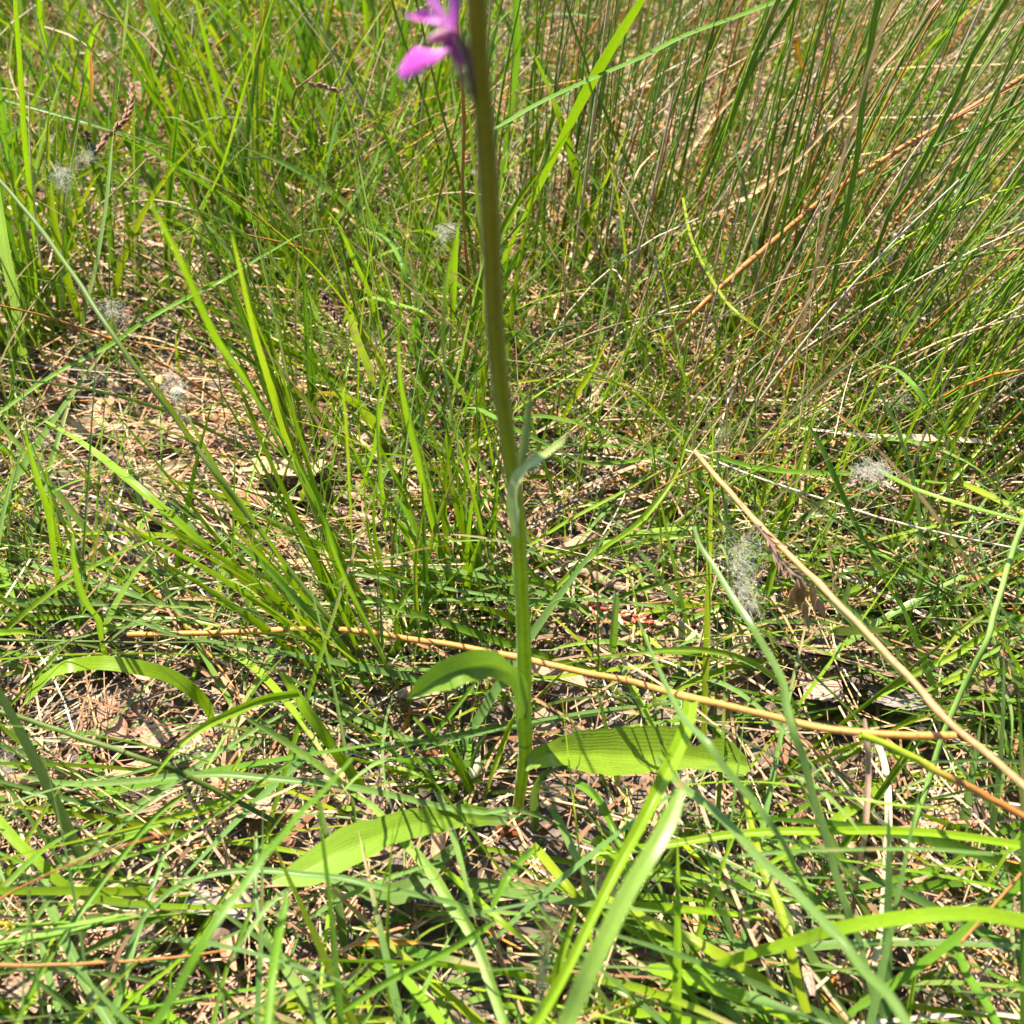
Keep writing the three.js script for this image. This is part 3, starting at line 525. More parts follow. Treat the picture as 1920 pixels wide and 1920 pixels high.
// middle right
lie('bright green blade bending down right across the straw, right of centre', 'green', 11, [0.11, 0.09, 0.06, 0.03], '1497,777 1520,807 1543,847 1563,893 1587,947 1613,1003 1637,1047 1673,1113 1702,1162', { wide: [0.2, 0.8, 1, 1, 0.9, 1, 0.8, 0.5, 0.2] });
lie('green blade curving level toward the fluffy fallen sprig', 'green', 10, [0.09, 0.08, 0.075], '1313,840 1363,863 1430,880 1513,887 1597,888', { both: true });
lie('green blade bent over with an orange tip at the right', 'green', 12, [0.12, 0.13, 0.10], '1650,687 1677,693 1710,723 1737,757 1763,793 1785,818', { tipc: 'orange', from: 0.9, tip: 0.25, wide: [0.6, 1, 1.1, 1, 0.8, 0.1] });
lie('flat pale straw leaf lying level at the right', 'cream', 14, [0.04, 0.05, 0.04], '1497,803 1580,813 1663,822 1747,823 1847,830 1890,840', { wide: [0.3, 0.6, 1, 1.1, 0.8, 0.2] });
lie('long thin white straw sloping right to the right edge', 'cream', 4, [0.07, 0.07, 0.06], '1280,843 1313,853 1413,893 1547,937 1647,970 1780,1003 1913,1030', { round: true, both: true });
lie('thick tan stalk running down right to the right edge, out of focus', 'buff', 11, [0.09, 0.11, 0.12, 0.12], '1303,847 1363,917 1420,980 1487,1047 1547,1107 1613,1173 1663,1227 1713,1277 1763,1340 1830,1397 1920,1473', { round: true, both: true });
lie('thin tan stalk with a bright end left of the thick tan stalk', 'tan', 5, [0.07, 0.09], '1275,885 1315,830 1353,780', { round: true });
lie('blurred green blade hanging down from the middle right to the bottom', 'blue', 15, [0.12, 0.12, 0.11, 0.08, 0.05], '1300,987 1310,1020 1340,1067 1373,1123 1407,1173 1437,1223 1467,1280 1473,1323 1487,1373 1507,1430 1523,1493 1547,1563 1563,1630 1587,1703 1607,1753 1627,1830 1643,1900', { wide: [0.5, 0.9, 1, 1, 0.9, 0.6] });
lie('blue green stem slanting down left from the right edge', 'blue', 10, [0.11, 0.09, 0.04], '1917,983 1897,1040 1873,1123 1847,1207 1813,1277 1773,1363 1747,1447 1713,1552', { round: true, both: true });
lie('blue green blade lying across the brown tangle at right', 'green', 9, [0.05, 0.05, 0.03], '1533,1047 1580,1033 1640,1037 1680,1057 1747,1093 1797,1113 1842,1145');
lie('lime blade sloping up to the right edge, middle right', 'lime', 13, [0.03, 0.05], '1640,1310 1717,1263 1780,1233 1847,1193 1920,1157', { fold: 0.3 });
lie('lime blade lying level at the right edge below the sloping one', 'yellow', 10, [0.03, 0.04], '1750,1290 1800,1270 1863,1263 1920,1257');
lie('blue green blade leaning left below the fluffy sprig', 'blue', 9, [0.02, 0.06], '1515,1050 1547,1000 1573,947 1582,925', { fold: 0.35 });
lie('bright lime blade at the right edge among leaning rushes', 'yellow', 13, [0.05, 0.06], '1805,907 1847,927 1920,963');
lie('green blade edge leaning left, dark, below the fluffy sprig', 'olive', 10, [0.05, 0.10], '1470,1002 1530,953 1590,905 1618,886', { round: false });
lie('blurred lime blade sloping from the sprig to the right edge', 'lime', 10, [0.10, 0.12], '1630,880 1650,885 1713,917 1813,950 1913,977', { both: true });
// the great orange stalk and others like it
lie('long orange stalk lying across the whole middle in front of the stem', 'ochre', 11, [0.03, 0.05, 0.075, 0.10, 0.11], '240,1190 400,1187 567,1180 640,1180 730,1192 820,1205 960,1230 1090,1260 1200,1282 1280,1305 1363,1323 1463,1347 1530,1363 1597,1373 1680,1378 1793,1380', { round: true, both: true, kind: 'stalk' });
lie('stalk turning from green to orange at the right edge', 'orange', 13, [0.09, 0.10, 0.11], '1920,1530 1863,1500 1813,1473 1747,1440 1680,1403 1613,1377', { tipc: 'yellow', from: 0.55, round: true, both: true, kind: 'stalk' });
lie('salmon orange stalk lying level at the bottom left', 'orange', 9, [0.07, 0.06], '0,1810 83,1810 167,1807 267,1800 350,1793 425,1782', { round: true, kind: 'stalk' });
lie('short yellow orange blade at the bottom centre left', 'amber', 10, [0.03, 0.03], '657,1772 690,1769 723,1768 785,1767', { wide: [0.3, 1, 1, 0.5] });
lie('orange dead blade standing behind the orchid stem', 'orange', 9, [0.01, 0.05], '888,868 890,840 893,810 893,778', { both: true });
lie('pinkish brown strap hanging at the lower right', 'pink', 12, [0.08, 0.07, 0.05, 0.02], '1620,1347 1625,1400 1627,1447 1620,1563 1607,1630 1597,1713', { both: true });
lie('grey tan strap behind the pinkish brown one, lower right', 'cream', 13, [0.03, 0.02], '1633,1367 1657,1430 1665,1507 1660,1640 1648,1770 1632,1820', { both: true });
lie('white straw lying level at the bottom right corner', 'white', 8, [0.03, 0.035, 0.03], '1650,1916 1780,1903 1847,1900 1918,1908', { both: true });
lie('thin white straw at the right edge under the orange stalk', 'white', 5, [0.02, 0.02], '1690,1475 1760,1486 1830,1497 1918,1510', { both: true });
lie('thin tan loop of straw at the lower left', 'cream', 4, [0.03, 0.025, 0.04], '163,1673 200,1700 250,1708 285,1697 305,1680', { round: true });
lie('brown dry stem standing left of the orchid foot', 'brown', 6, [0.045, 0.02, 0.0], '833,1283 838,1330 840,1370 845,1425 880,1480', { round: true });
lie('brown curled leaf tip below the hanging orchid leaf', 'orange', 7, [0.03, 0.01], '770,1325 763,1350 757,1370 763,1390', { wide: [0.4, 1, 1, 0.2], kind: 'straw' });
// front right
lie('broad light green blade in front, slanting to the bottom edge', 'pale', 36, [0.155, 0.15, 0.14, 0.12], '1277,1482 1250,1547 1213,1613 1173,1680 1133,1763 1100,1830 1063,1917', { both: true, fold: 0.1 });
lie('lime keeled blade crossing the orchid leaf down to the bottom edge', 'lime', 25, [0.115, 0.115, 0.105, 0.09], '1297,1318 1283,1380 1250,1450 1220,1513 1180,1587 1123,1697 1057,1830 1007,1917', { wide: [1.25, 1.3, 1.05, 0.8, 0.75, 0.9, 1], fold: 0.3 });
lie('lime blade lying level across the lower right', 'lime', 17, [0.05, 0.065, 0.07], '1120,1600 1200,1592 1280,1580 1363,1567 1453,1560 1547,1560 1647,1558 1747,1563 1830,1573 1920,1587', { both: true });
lie('wide lime blade arching up to the right edge near the bottom', 'lime', 27, [0.02, 0.05, 0.085, 0.10, 0.10], '1240,1850 1280,1833 1347,1810 1413,1787 1497,1763 1563,1743 1647,1727 1730,1717 1830,1713 1920,1727', { wide: [0.6, 0.75, 0.85, 0.95, 1, 1.1], flat: true });
lie('yellow lime blade sloping down right at the bottom right', 'yellow', 24, [0.03, 0.045, 0.04], '1110,1675 1173,1703 1223,1733 1280,1757 1330,1783 1380,1810 1430,1840 1492,1872', { wide: [0.6, 0.8, 1, 1, 1, 0.2] });
lie('lime blade with dark bars of shade at the bottom right', 'lime', 28, [0.035, 0.045, 0.045], '1215,1815 1280,1833 1363,1862 1430,1885 1500,1912', { both: true });
lie('lime blade hanging down to the bottom edge, lower right', 'yellow', 17, [0.05, 0.06, 0.06, 0.05], '1393,1470 1400,1513 1413,1570 1430,1630 1457,1693 1477,1760 1493,1830 1513,1900', { wide: [0.4, 0.8, 1, 1, 1] });
lie('green blade sloping up right to the right edge, lower right', 'green', 18, [0.05, 0.07], '1590,1900 1673,1847 1730,1807 1813,1743 1920,1652', { both: true, flat: true });
lie('green blade at the bottom right corner running off the bottom', 'green', 18, [0.04, 0.06], '1770,1730 1793,1780 1813,1830 1847,1880 1868,1918');
lie('blue green blurred blade slanting from the orchid leaf to the bottom right', 'blue', 14, [0.12, 0.13, 0.12, 0.09], '1195,1160 1240,1270 1280,1347 1330,1400 1363,1447 1403,1493 1440,1540 1473,1590 1497,1640 1525,1690', { wide: [0.3, 0.8, 1, 1, 0.8, 0.2] });
lie('wide blue green blurred blade slanting down to the bottom right', 'blue', 19, [0.09, 0.11, 0.12, 0.12], '1230,1420 1280,1477 1313,1500 1357,1537 1390,1573 1430,1617 1467,1647 1507,1690 1547,1733 1580,1767 1613,1813 1663,1863 1697,1917', { both: true });
lie('pale blurred blade lying level at lower right', 'blue', 7, [0.09, 0.10], '1347,1610 1480,1597 1613,1593 1747,1593 1863,1603', { both: true });
lie('lime blurred blade starting under the orchid leaf and lying level right', 'lime', 9, [0.04, 0.08, 0.09], '1280,1473 1380,1467 1480,1473 1580,1493 1680,1510 1813,1517');
lie('blue green blade slanting down right below the orchid leaf', 'blue', 14, [0.03, 0.05, 0.05], '1033,1513 1060,1563 1083,1613 1107,1657 1125,1697');
lie('green blade bending down from under the orchid leaf', 'green', 15, [0.02, 0.04, 0.04], '1080,1467 1117,1493 1140,1533 1167,1597 1180,1640');
lie('lime blade slanting down right in front of the orchid foot', 'yellow', 16, [0.03, 0.045, 0.03], '1000,1585 1040,1633 1080,1680 1120,1725');
lie('short wide lime blade behind the two crossing front blades', 'lime', 25, [0.03, 0.04], '1115,1572 1157,1620 1190,1660', { both: true });
up('dark green blade out of focus near the bottom centre', 'dark', 24, 0.02, '1005,1900 1010,1847 1033,1747 1053,1673', { foot: 0.15, tip: 0.7 });
lie('lime keeled blade standing near the bottom centre', 'lime', 18, [0.05, 0.08, 0.09], '1033,1897 1047,1813 1077,1720 1082,1690', { fold: 0.4 });
// front left and centre
lie('very long pale blue green blade lying from the left to the orchid foot', 'blue', 13, [0.03, 0.045, 0.05, 0.05, 0.045, 0.045], '43,1457 133,1470 233,1467 333,1457 417,1453 500,1460 633,1473 690,1483 757,1497 823,1513 907,1525 990,1533', { wide: [0.5, 0.9, 1, 1, 1, 1, 0.9, 0.3], k: 0.15 });
lie('blue green blade arched over the red bulb scale at the orchid foot', 'blue', 9, [0.045, 0.05, 0.03], '905,1525 957,1518 1000,1527 1045,1546');
lie('pale wide blade running from the orchid leaf down to the bottom edge', 'pale', 23, [0.03, 0.05, 0.055, 0.06], '653,1483 700,1513 740,1560 780,1600 817,1647 847,1697 873,1730 900,1780 923,1847 947,1917', { wide: [0.3, 0.7, 0.9, 1, 1, 0.9, 0.85] });
lie('lime blade with a kink slanting down at the bottom centre', 'lime', 13, [0.03, 0.045, 0.03], '825,1625 873,1667 917,1710 957,1743 987,1767 1025,1802');
lie('long blue green blade arched from the bottom left to the centre', 'blue', 11, [0.02, 0.04, 0.055, 0.06, 0.06, 0.05], '230,1913 230,1847 240,1790 267,1727 297,1693 333,1663 400,1640 500,1633 567,1640 640,1647 707,1663 790,1680 857,1697 925,1724', { both: true });
lie('green blade slanting down left from the bottom centre', 'green', 12, [0.055, 0.06, 0.055], '927,1727 873,1763 807,1800 723,1843 640,1897', { both: true });
lie('green blade standing slanted below the orchid foot', 'green', 13, [0.055, 0.06, 0.05], '923,1703 957,1640 1000,1592', { both: true });
lie('lime blade rising right, close to the left of the orchid foot', 'yellow', 11, [0.005, 0.04, 0.06], '905,1515 933,1430 960,1347 968,1310', { fold: 0.35 });
lie('broad lime blade slanting down to the orchid foot from the left', 'lime', 15, [0.05, 0.04, 0.01], '775,1345 812,1385 847,1420 890,1490', { fold: 0.3, wide: [0.3, 0.8, 1, 1] });
lie('dark green blade leaning right beneath the hanging orchid leaf', 'green', 10, [0.02, 0.05, 0.06], '790,1408 840,1347 887,1287 905,1262', { fold: 0.3 });
lie('dark green stem sloping down right at the lower left', 'olive', 10, [0.07, 0.06, 0.03], '0,1335 83,1360 200,1400 283,1427 333,1447 400,1480 467,1513 540,1555', { both: true });
lie('lime blade with a frayed tip over the pale seed head at lower left', 'lime', 16, [0.07, 0.09, 0.09], '560,1300 500,1310 450,1330 383,1363 333,1403 283,1464', { wide: [0.8, 1, 1, 0.9, 0.5, 0.15], fold: 0.35 });
lie('green blade with a white shiny tip at lower left centre', 'pale', 13, [0.085, 0.07, 0.055], '457,1343 500,1370 550,1403 617,1450 650,1477', { wide: [0.3, 1, 1, 1, 0.8] });
lie('wide lime blade leaning down right at left centre', 'lime', 25, [0.07, 0.06, 0.03], '530,1262 545,1285 573,1327 607,1373 640,1420 680,1475', { wide: [0.5, 0.9, 1, 1, 0.8] });
lie('lime blade curving along the lower left edge and then level', 'lime', 22, [0.05, 0.05, 0.04, 0.035], '0,1543 33,1580 67,1610 117,1657 160,1680 233,1693 333,1700 433,1700 527,1690', { wide: [1.1, 1, 0.95, 0.9, 0.8, 0.55, 0.4, 0.3], flat: true });
lie('bright green blade crossing the curved lime blade at lower left', 'green', 12, [0.06, 0.055, 0.03], '0,1673 50,1623 100,1583 167,1547 232,1518');
lie('thin green blade bowed deep from the left edge up right', 'green', 6, [0.05, 0.045, 0.05, 0.06, 0.07], '0,1600 50,1620 100,1627 167,1623 233,1607 317,1580 400,1530 483,1470 560,1420', { both: true });
lie('long dark green blade rising right from the bottom left corner', 'green', 10, [0.05, 0.06, 0.06, 0.05], '30,1917 83,1813 133,1737 183,1667 233,1600 300,1523 352,1485', { both: true, fold: 0.35 });
lie('wide blue green blade running down to the bottom left edge', 'blue', 20, [0.02, 0.04, 0.045], '77,1622 85,1670 100,1713 127,1773 160,1840 207,1917', { both: true });
lie('narrow blue green blade at the bottom left corner', 'blue', 12, [0.02, 0.04], '77,1747 87,1813 117,1910', { both: true });
lie('dark green stem with a yellow bud lying level at the lower left edge', 'rush', 8, [0.06, 0.05, 0.03], '24,1737 100,1732 200,1727 300,1717 400,1710');
lie('dark green stem at the lower left edge below the yellow bud', 'rush', 8, [0.06, 0.05], '0,1770 100,1753 200,1730 260,1718', { both: true });
lie('blurred green blade slanting down left across the bottom left', 'green', 18, [0.13, 0.14, 0.14, 0.12], '660,1422 600,1490 567,1520 533,1563 493,1607 460,1657 423,1703 373,1780 333,1853 293,1917', { wide: [0.4, 0.8, 1, 1, 1.05], flat: true });
lie('blurred green blade standing at the bottom left of centre', 'green', 17, [0.11, 0.13, 0.13], '537,1673 533,1700 527,1730 513,1813 503,1915', { wide: [0.6, 1, 1, 1] });
lie('blue green blade bending down right below the left orchid leaf', 'blue', 9, [0.05, 0.05, 0.03], '480,1560 480,1617 480,1687 500,1763 533,1820 583,1867 640,1890', { both: true });
lie('lime blade rising right from the bottom left, below the bent leaf', 'lime', 8, [0.03, 0.05], '207,1913 267,1857 333,1803 383,1747 412,1700');
lie('thin green blade standing slanted left of the blurred one', 'green', 8, [0.03, 0.06], '400,1917 427,1813 450,1760 478,1690', { both: true });
lie('lime blade slanted up right beside the frayed blade', 'yellow', 9, [0.02, 0.06], '408,1540 420,1503 433,1453 480,1377');
lie('blue green blade end lying at the left edge above another', 'blue', 10, [0.03, 0.03], '43,1482 100,1495 145,1504 200,1500');
lie('lime blade rising at the bottom edge, left of centre', 'lime', 16, [0.04, 0.05], '480,1916 550,1867 617,1847 660,1840');
lie('blue green blade lying low at left of the dry brown stem', 'blue', 10, [0.02, 0.04], '640,1335 720,1372 790,1390 860,1398', { k: 0.2 });
// ------------------------------------------------------------------ twigs, bark chips, dead leaves
function path(text, hs) { const a = text.trim().split(/\s+/).map(q => q.split(',').map(Number)), n = a.length - 1; return a.map(([x, y], i) => { const q = i / Math.max(1, n) * (hs.length - 1), j = Math.max(0, Math.min(hs.length - 2, Math.floor(q))); return onY(x, y, hs.length === 1 ? hs[0] : lerp(hs[j], hs[j + 1], q - j)); }); }
function twig(label, wpx, hs, text, col = [0.36, 0.23, 0.16], s0 = 500, side = true) {
  R = rng(s0);
  const pts = curve(path(text, hs), 26), w = wpx * depthOf(pts[13]) / F / 2, o = R() * 30, low = pts[0].clone();
  const t = thing('twig', label, 'twig', low, 'fallen twigs');
  const lumpy = pts.map((p, k) => p.clone().add(V3(0, w * 0.5 * nz(k * 0.7, o), w * 0.5 * nz(k * 0.6, o + 9))));
  new Strands().tube(lumpy, s => w * (1 + 0.28 * nz(s * 11, o, 2) + 0.12 * nz(s * 30, o)) * (s < 0.02 || s > 0.98 ? 0.6 : 1), tint(col), 10, 14).build('stem', M.bark, t, low);
  if (side) { const b = lumpy[15], st = new Strands(), d = V3(gauss(), 0.4, gauss()).normalize(); st.tube([0, 1, 2, 3].map(k => b.clone().addScaledVector(d, w * k * 1.2)), s => w * 0.45 * (1 - 0.4 * s), tint(col), 7, 14); st.build('side_twig', M.bark, t, low); }
}
twig('pinkish brown twig right of the orchid stem, striped by grass shadows', 20, [0.010, 0.012], '985,1046 1025,1058 1057,1070 1107,1078 1147,1097 1207,1115 1250,1122', undefined, 501);
twig('pinkish twig lying left of the orchid stem behind the lime tuft', 19, [0.010, 0.010], '620,958 667,967 720,985 780,1018 840,1010', [0.40, 0.27, 0.20], 502);
twig('short thick twig end lying beside the tan fan leaf', 24, [0.008, 0.010], '545,905 580,918 640,932 690,940', [0.38, 0.25, 0.17], 503, false);
twig('rough pinkish twig standing up among the lower right blades', 20, [0.01, 0.03], '1465,1640 1475,1665 1493,1713 1503,1757 1513,1813 1522,1870', [0.42, 0.29, 0.22], 504);
twig('thin grey brown twig across the bare straw at left', 12, [0.012, 0.02], '225,905 300,925 380,945 450,962', [0.30, 0.2, 0.14], 505, false);
twig('dark brown twig lying upright in the picture at the lower left', 15, [0.004, 0.014], '215,1860 232,1780 262,1690 285,1625 300,1588', [0.16, 0.10, 0.065], 506);
twig('thick pale twig at the top right behind the rushes', 22, [0.01, 0.012], '1160,215 1210,238 1260,255 1320,275', [0.44, 0.29, 0.23], 507, false);

function chip(name, label, cat, group, px, py, wpx, hpx, turn, col, s0, { h = 0.018, curl = 0.25, ribs = 0 } = {}) {
  R = rng(s0);
  const at = onY(px, py, h), k = depthOf(at) / F, W = wpx * k, H = hpx * k * 1.25, nx = 14, ny = 10, st = new Strands(), o = R() * 40, ca = Math.cos(turn), sa = Math.sin(turn);
  const P = (u, v, side) => { const rim = 1 + 0.16 * nz(u * 3 + o, v * 3, 2) + 0.1 * nz(u * 9, v * 9 + o), r = Math.min(1, 1.2 / Math.max(1, Math.pow(Math.pow(Math.abs(u), 4) + Math.pow(Math.abs(v), 4), 0.25))); const x = u * W / 2 * rim * r, z = v * H / 2 * rim * r; const y = curl * W * 0.5 * (u * u - 0.4) * 0.6 + 0.03 * W * nz(u * 4 + o, v * 4) + (ribs ? 0.022 * W * Math.cos(v * ribs) : 0) + side; return V3(at.x + x * ca - z * sa, at.y + y + 0.12 * W * v, at.z + x * sa + z * ca); };
  for (const side of [0, -Math.min(0.0012, 0.05 * W)]) { const ids = []; for (let j = 0; j <= ny; j++) for (let i = 0; i <= nx; i++) { const u = i / nx * 2 - 1, v = j / ny * 2 - 1, p = P(u, v, side), a = P(u + 0.02, v, side).sub(p), b = P(u, v + 0.02, side).sub(p), n = V3().crossVectors(b, a).normalize(), q = 1 + 0.22 * nz(u * 5 + o, v * 5, 4); ids.push(st.vert(p, side ? n.negate() : n, i / nx * 0.5, j / ny * 0.4, [col[0] * q, col[1] * q, col[2] * q])); } for (let j = 0; j < ny; j++) for (let i = 0; i < nx; i++) { const a = j * (nx + 1) + i; if (side) st.quad(ids[a], ids[a + 1], ids[a + nx + 1], ids[a + nx + 2]); else st.quad(ids[a], ids[a + nx + 1], ids[a + 1], ids[a + nx + 2]); } }
  return single(st, name, ribs ? M.straw : M.bark, at, label, cat, group);
}
const salmon = [0.46, 0.25, 0.16], pinkish = [0.48, 0.32, 0.24], pbrown = [0.34, 0.21, 0.14], BC = 'bark chips on the ground';
chip('bark_chip', 'round salmon bark chip above the shiny arching leaf at left', 'bark chip', BC, 148, 1178, 56, 40, 0.2, salmon, 601);
chip('bark_chip', 'long salmon bark chip at the left edge behind the upright blades', 'bark chip', BC, 80, 1085, 60, 34, 0.9, salmon, 602);
chip('bark_chip', 'small salmon chip between the arching leaf and the twisted blade', 'bark chip', BC, 205, 1138, 34, 22, 0.1, pinkish, 603);
chip('bark_chip', 'pinkish chip seen under the tip of the shiny arching leaf', 'bark chip', BC, 290, 1375, 70, 46, 0.5, salmon, 604);
chip('bark_chip', 'pale pinkish chip lying in shade at the lower left', 'bark chip', BC, 480, 1515, 80, 40, 0.2, pinkish, 605);
chip('bark_chip', 'large square pinkish chip with thin grass shadows at the right', 'bark chip', BC, 1540, 1285, 76, 66, 0.1, [0.52, 0.33, 0.24], 606);
chip('bark_chip', 'flat pale chip partly hidden at the bottom left corner', 'bark chip', BC, 60, 1850, 100, 60, 0.4, pbrown, 607);
chip('bark_chip', 'chip of pinkish bark below the left orchid leaf', 'bark chip', BC, 740, 1665, 80, 34, 0.25, pinkish, 608);
chip('bark_chip', 'small reddish chip at the upper right among the rushes', 'bark chip', BC, 1530, 325, 40, 24, 0.3, salmon, 609);
chip('bark_chip', 'brown chip on the bare straw right of the thin grey twig', 'bark chip', BC, 335, 930, 60, 22, 0.35, [0.26, 0.13, 0.07], 610);
chip('bark_chip', 'small orange chip under the brown dry stem', 'bark chip', BC, 812, 1410, 24, 12, 0.1, [0.5, 0.16, 0.05], 611);
chip('dead_leaf', 'long curled pinkish brown dead leaf lying at the right', 'dead leaf', 'dead leaves on the ground', 1572, 1235, 240, 46, 0.38, [0.37, 0.21, 0.15], 620, { curl: -0.1, h: 0.02 });
chip('dead_leaf', 'grey pink dead leaf below the long curled one at right', 'dead leaf', 'dead leaves on the ground', 1690, 1310, 120, 50, 0.2, [0.33, 0.25, 0.22], 621, { curl: 0.2 });
chip('dead_leaf', 'pale grey dead leaf lying at the bottom left of centre', 'dead leaf', 'dead leaves on the ground', 420, 1690, 130, 60, 0.15, [0.36, 0.28, 0.24], 622, { curl: 0.15, h: 0.016 });
chip('dead_leaf', 'brown dead leaf at the right edge under the rushes', 'dead leaf', 'dead leaves on the ground', 1880, 1290, 130, 50, 0.2, [0.34, 0.20, 0.14], 623, { curl: 0.2 });
chip('fan_leaf', 'tan ribbed papery leaf spread like a fan behind the tall blades', 'dead leaf', 'dead leaves on the ground', 535, 872, 140, 64, 0.1, [0.50, 0.36, 0.19], 630, { curl: 0.12, ribs: 16, h: 0.024 });
// ------------------------------------------------------------------ seed heads
// a head of many small grains along an axis: part stalk, part scales (too small to pick apart)
function head(name, label, category, text, hs, wpx, cols, s0, { n = 60, grain = 7, open = 0.8, stalk = null, r = 0.32, mat = M.stalk, group = 'seed heads' } = {}) {
  R = rng(s0);
  const pts = curve(path(text, hs), 30), k = depthOf(pts[15]) / F, w = wpx * k / 2, base = pts[0].clone(), t = thing(name, label, category, base, group), st = new Strands();
  new Strands().tube(pts, s => w * 0.22 * (1 - 0.5 * s), tint(cols[0]), 6).build('stalk', mat, t, base);
  for (let q = 0; q < n; q++) { const s = (q + R()) / n, i = Math.min(29, Math.floor(s * 30)), p = pts[i].clone().lerp(pts[i + 1], s * 30 - i), T = pts[i + 1].clone().sub(pts[i]).normalize(), d = V3(gauss(), gauss(), gauss()).normalize(), e = Math.sin(Math.PI * clamp(s * 0.86 + 0.1)); st.grain(p.addScaledVector(d, w * 0.45 * e * R()), T.multiplyScalar(1).addScaledVector(d, open), grain * k * rr(0.8, 1.5), grain * k * r * rr(0.7, 1.2), varied(pick(cols), 0.2), 5, 4); }
  const m = st.build('scales', mat, t, base); m.userData = { kind: 'stuff' };
  return t;
}
head('seed_spike', 'red and cream seed spike lying right of the orchid stem', 'seed spike', '1102,1135 1140,1145 1180,1158 1228,1170', [0.028, 0.034], 32, [[0.34, 0.06, 0.03], [0.5, 0.33, 0.2], [0.4, 0.10, 0.05], C.cream], 701, { n: 90, grain: 15 });
head('dry_seed_head', 'fuzzy brown dried seed head slanting right of the orchid stem', 'seed head', '985,985 1030,962 1075,940 1120,912 1165,868 1180,845', [0.03, 0.05], 30, [[0.34, 0.22, 0.15], [0.44, 0.31, 0.22], C.tan], 702, { n: 190, grain: 9, open: 1.1 });
head('sedge_spikelet', 'brown pointed sedge spikelet at the upper left above white fluff', 'sedge spikelet', '180,285 195,262 215,245 236,218 246,190 247,160', [0.13, 0.14], 20, [[0.20, 0.08, 0.035], [0.34, 0.13, 0.04], [0.12, 0.05, 0.03]], 703, { n: 70, grain: 11, open: 0.35 });
head('sedge_spikelet', 'small brown spikelet pointing right at the top, on a hooked stalk', 'sedge spikelet', '575,155 595,160 628,168', [0.13, 0.125], 15, [[0.30, 0.14, 0.06], [0.42, 0.22, 0.11]], 704, { n: 36, grain: 9, open: 0.4 });
head('sedge_spikelet', 'thin brown spikelet hanging below the hooked stalk', 'sedge spikelet', '578,200 588,220 598,240 602,268', [0.12, 0.10], 11, [[0.34, 0.17, 0.08], C.tan], 705, { n: 26, grain: 8, open: 0.4 });
head('sedge_spikelet', 'dark brown spikelet left of the orchid, upper of two', 'sedge spikelet', '598,545 608,555 620,568', [0.06, 0.055], 17, [[0.07, 0.03, 0.025], [0.18, 0.07, 0.05]], 706, { n: 32, grain: 8, open: 0.9 });
head('sedge_spikelet', 'dark brown spikelet left of the orchid, lower of two', 'sedge spikelet', '618,575 630,590 640,604', [0.055, 0.05], 19, [[0.08, 0.03, 0.03], [0.2, 0.09, 0.06]], 707, { n: 32, grain: 8, open: 0.9 });
head('sedge_spikelet', 'black spikelet close beside the thin brown bract at upper left', 'sedge spikelet', '160,245 166,262 176,285', [0.13, 0.12], 14, [[0.05, 0.03, 0.02], [0.16, 0.08, 0.05]], 708, { n: 26, grain: 8 });
head('pale_seed_head', 'pale yellow grass flower head at the lower left', 'seed head', '325,1405 345,1412 368,1402 384,1392', [0.05, 0.055], 34, [[0.5, 0.46, 0.14], [0.6, 0.55, 0.3]], 709, { n: 46, grain: 12, open: 1.2, r: 0.18 });
head('brown_sprig', 'brown blurred sprig on the bent fluffy stem at right', 'seed head', '1590,915 1608,900 1625,888 1655,905 1680,918', [0.10, 0.105], 34, [[0.16, 0.07, 0.05], [0.42, 0.34, 0.24], [0.3, 0.22, 0.14]], 710, { n: 60, grain: 11, open: 1.3 });
head('brown_bracts', 'thin dark brown bracts clinging to the thick tan stalk', 'bracts', '1420,985 1445,1020 1470,1060 1500,1085', [0.105, 0.11], 40, [[0.14, 0.07, 0.045], [0.24, 0.14, 0.09]], 711, { n: 34, grain: 24, open: 0.5, r: 0.10 });
head('yellow_bud', 'small yellow flower bud at the lower left edge', 'flower bud', '28,1740 20,1737 6,1735', [0.06, 0.06], 24, [[0.5, 0.32, 0.005], [0.35, 0.33, 0.01]], 712, { n: 22, grain: 10, open: 0.7, group: 'yellow buds' });
head('yellow_bud', 'small yellow bud right of the orchid, above the orange stalk', 'flower bud', '1318,1232 1326,1226 1336,1222', [0.05, 0.052], 22, [[0.48, 0.3, 0.005], [0.3, 0.33, 0.01]], 713, { n: 22, grain: 9, open: 0.8, group: 'yellow buds' });
head('brown_tangle', 'tangle of short curly brown roots at the right', 'root tangle', '1620,1110 1665,1125 1710,1110 1745,1090', [0.012, 0.014], 110, [[0.26, 0.15, 0.09], [0.36, 0.22, 0.14], [0.2, 0.11, 0.07]], 714, { n: 240, grain: 26, open: 2.5, r: 0.07, group: 'brown tangles' });
head('brown_tangle', 'tangle of brown roots at the right edge by the blue green stem', 'root tangle', '1830,1075 1860,1085 1890,1080', [0.012, 0.014], 110, [[0.36, 0.24, 0.16], [0.42, 0.3, 0.2]], 715, { n: 160, grain: 28, open: 2.2, r: 0.07, group: 'brown tangles' });
head('brown_tangle', 'small tangle of brown roots below the fluffy sprig', 'root tangle', '1510,960 1560,970 1610,965', [0.012, 0.014], 80, [[0.2, 0.12, 0.08], [0.3, 0.2, 0.13]], 716, { n: 160, grain: 22, open: 2.2, r: 0.07, group: 'brown tangles' });
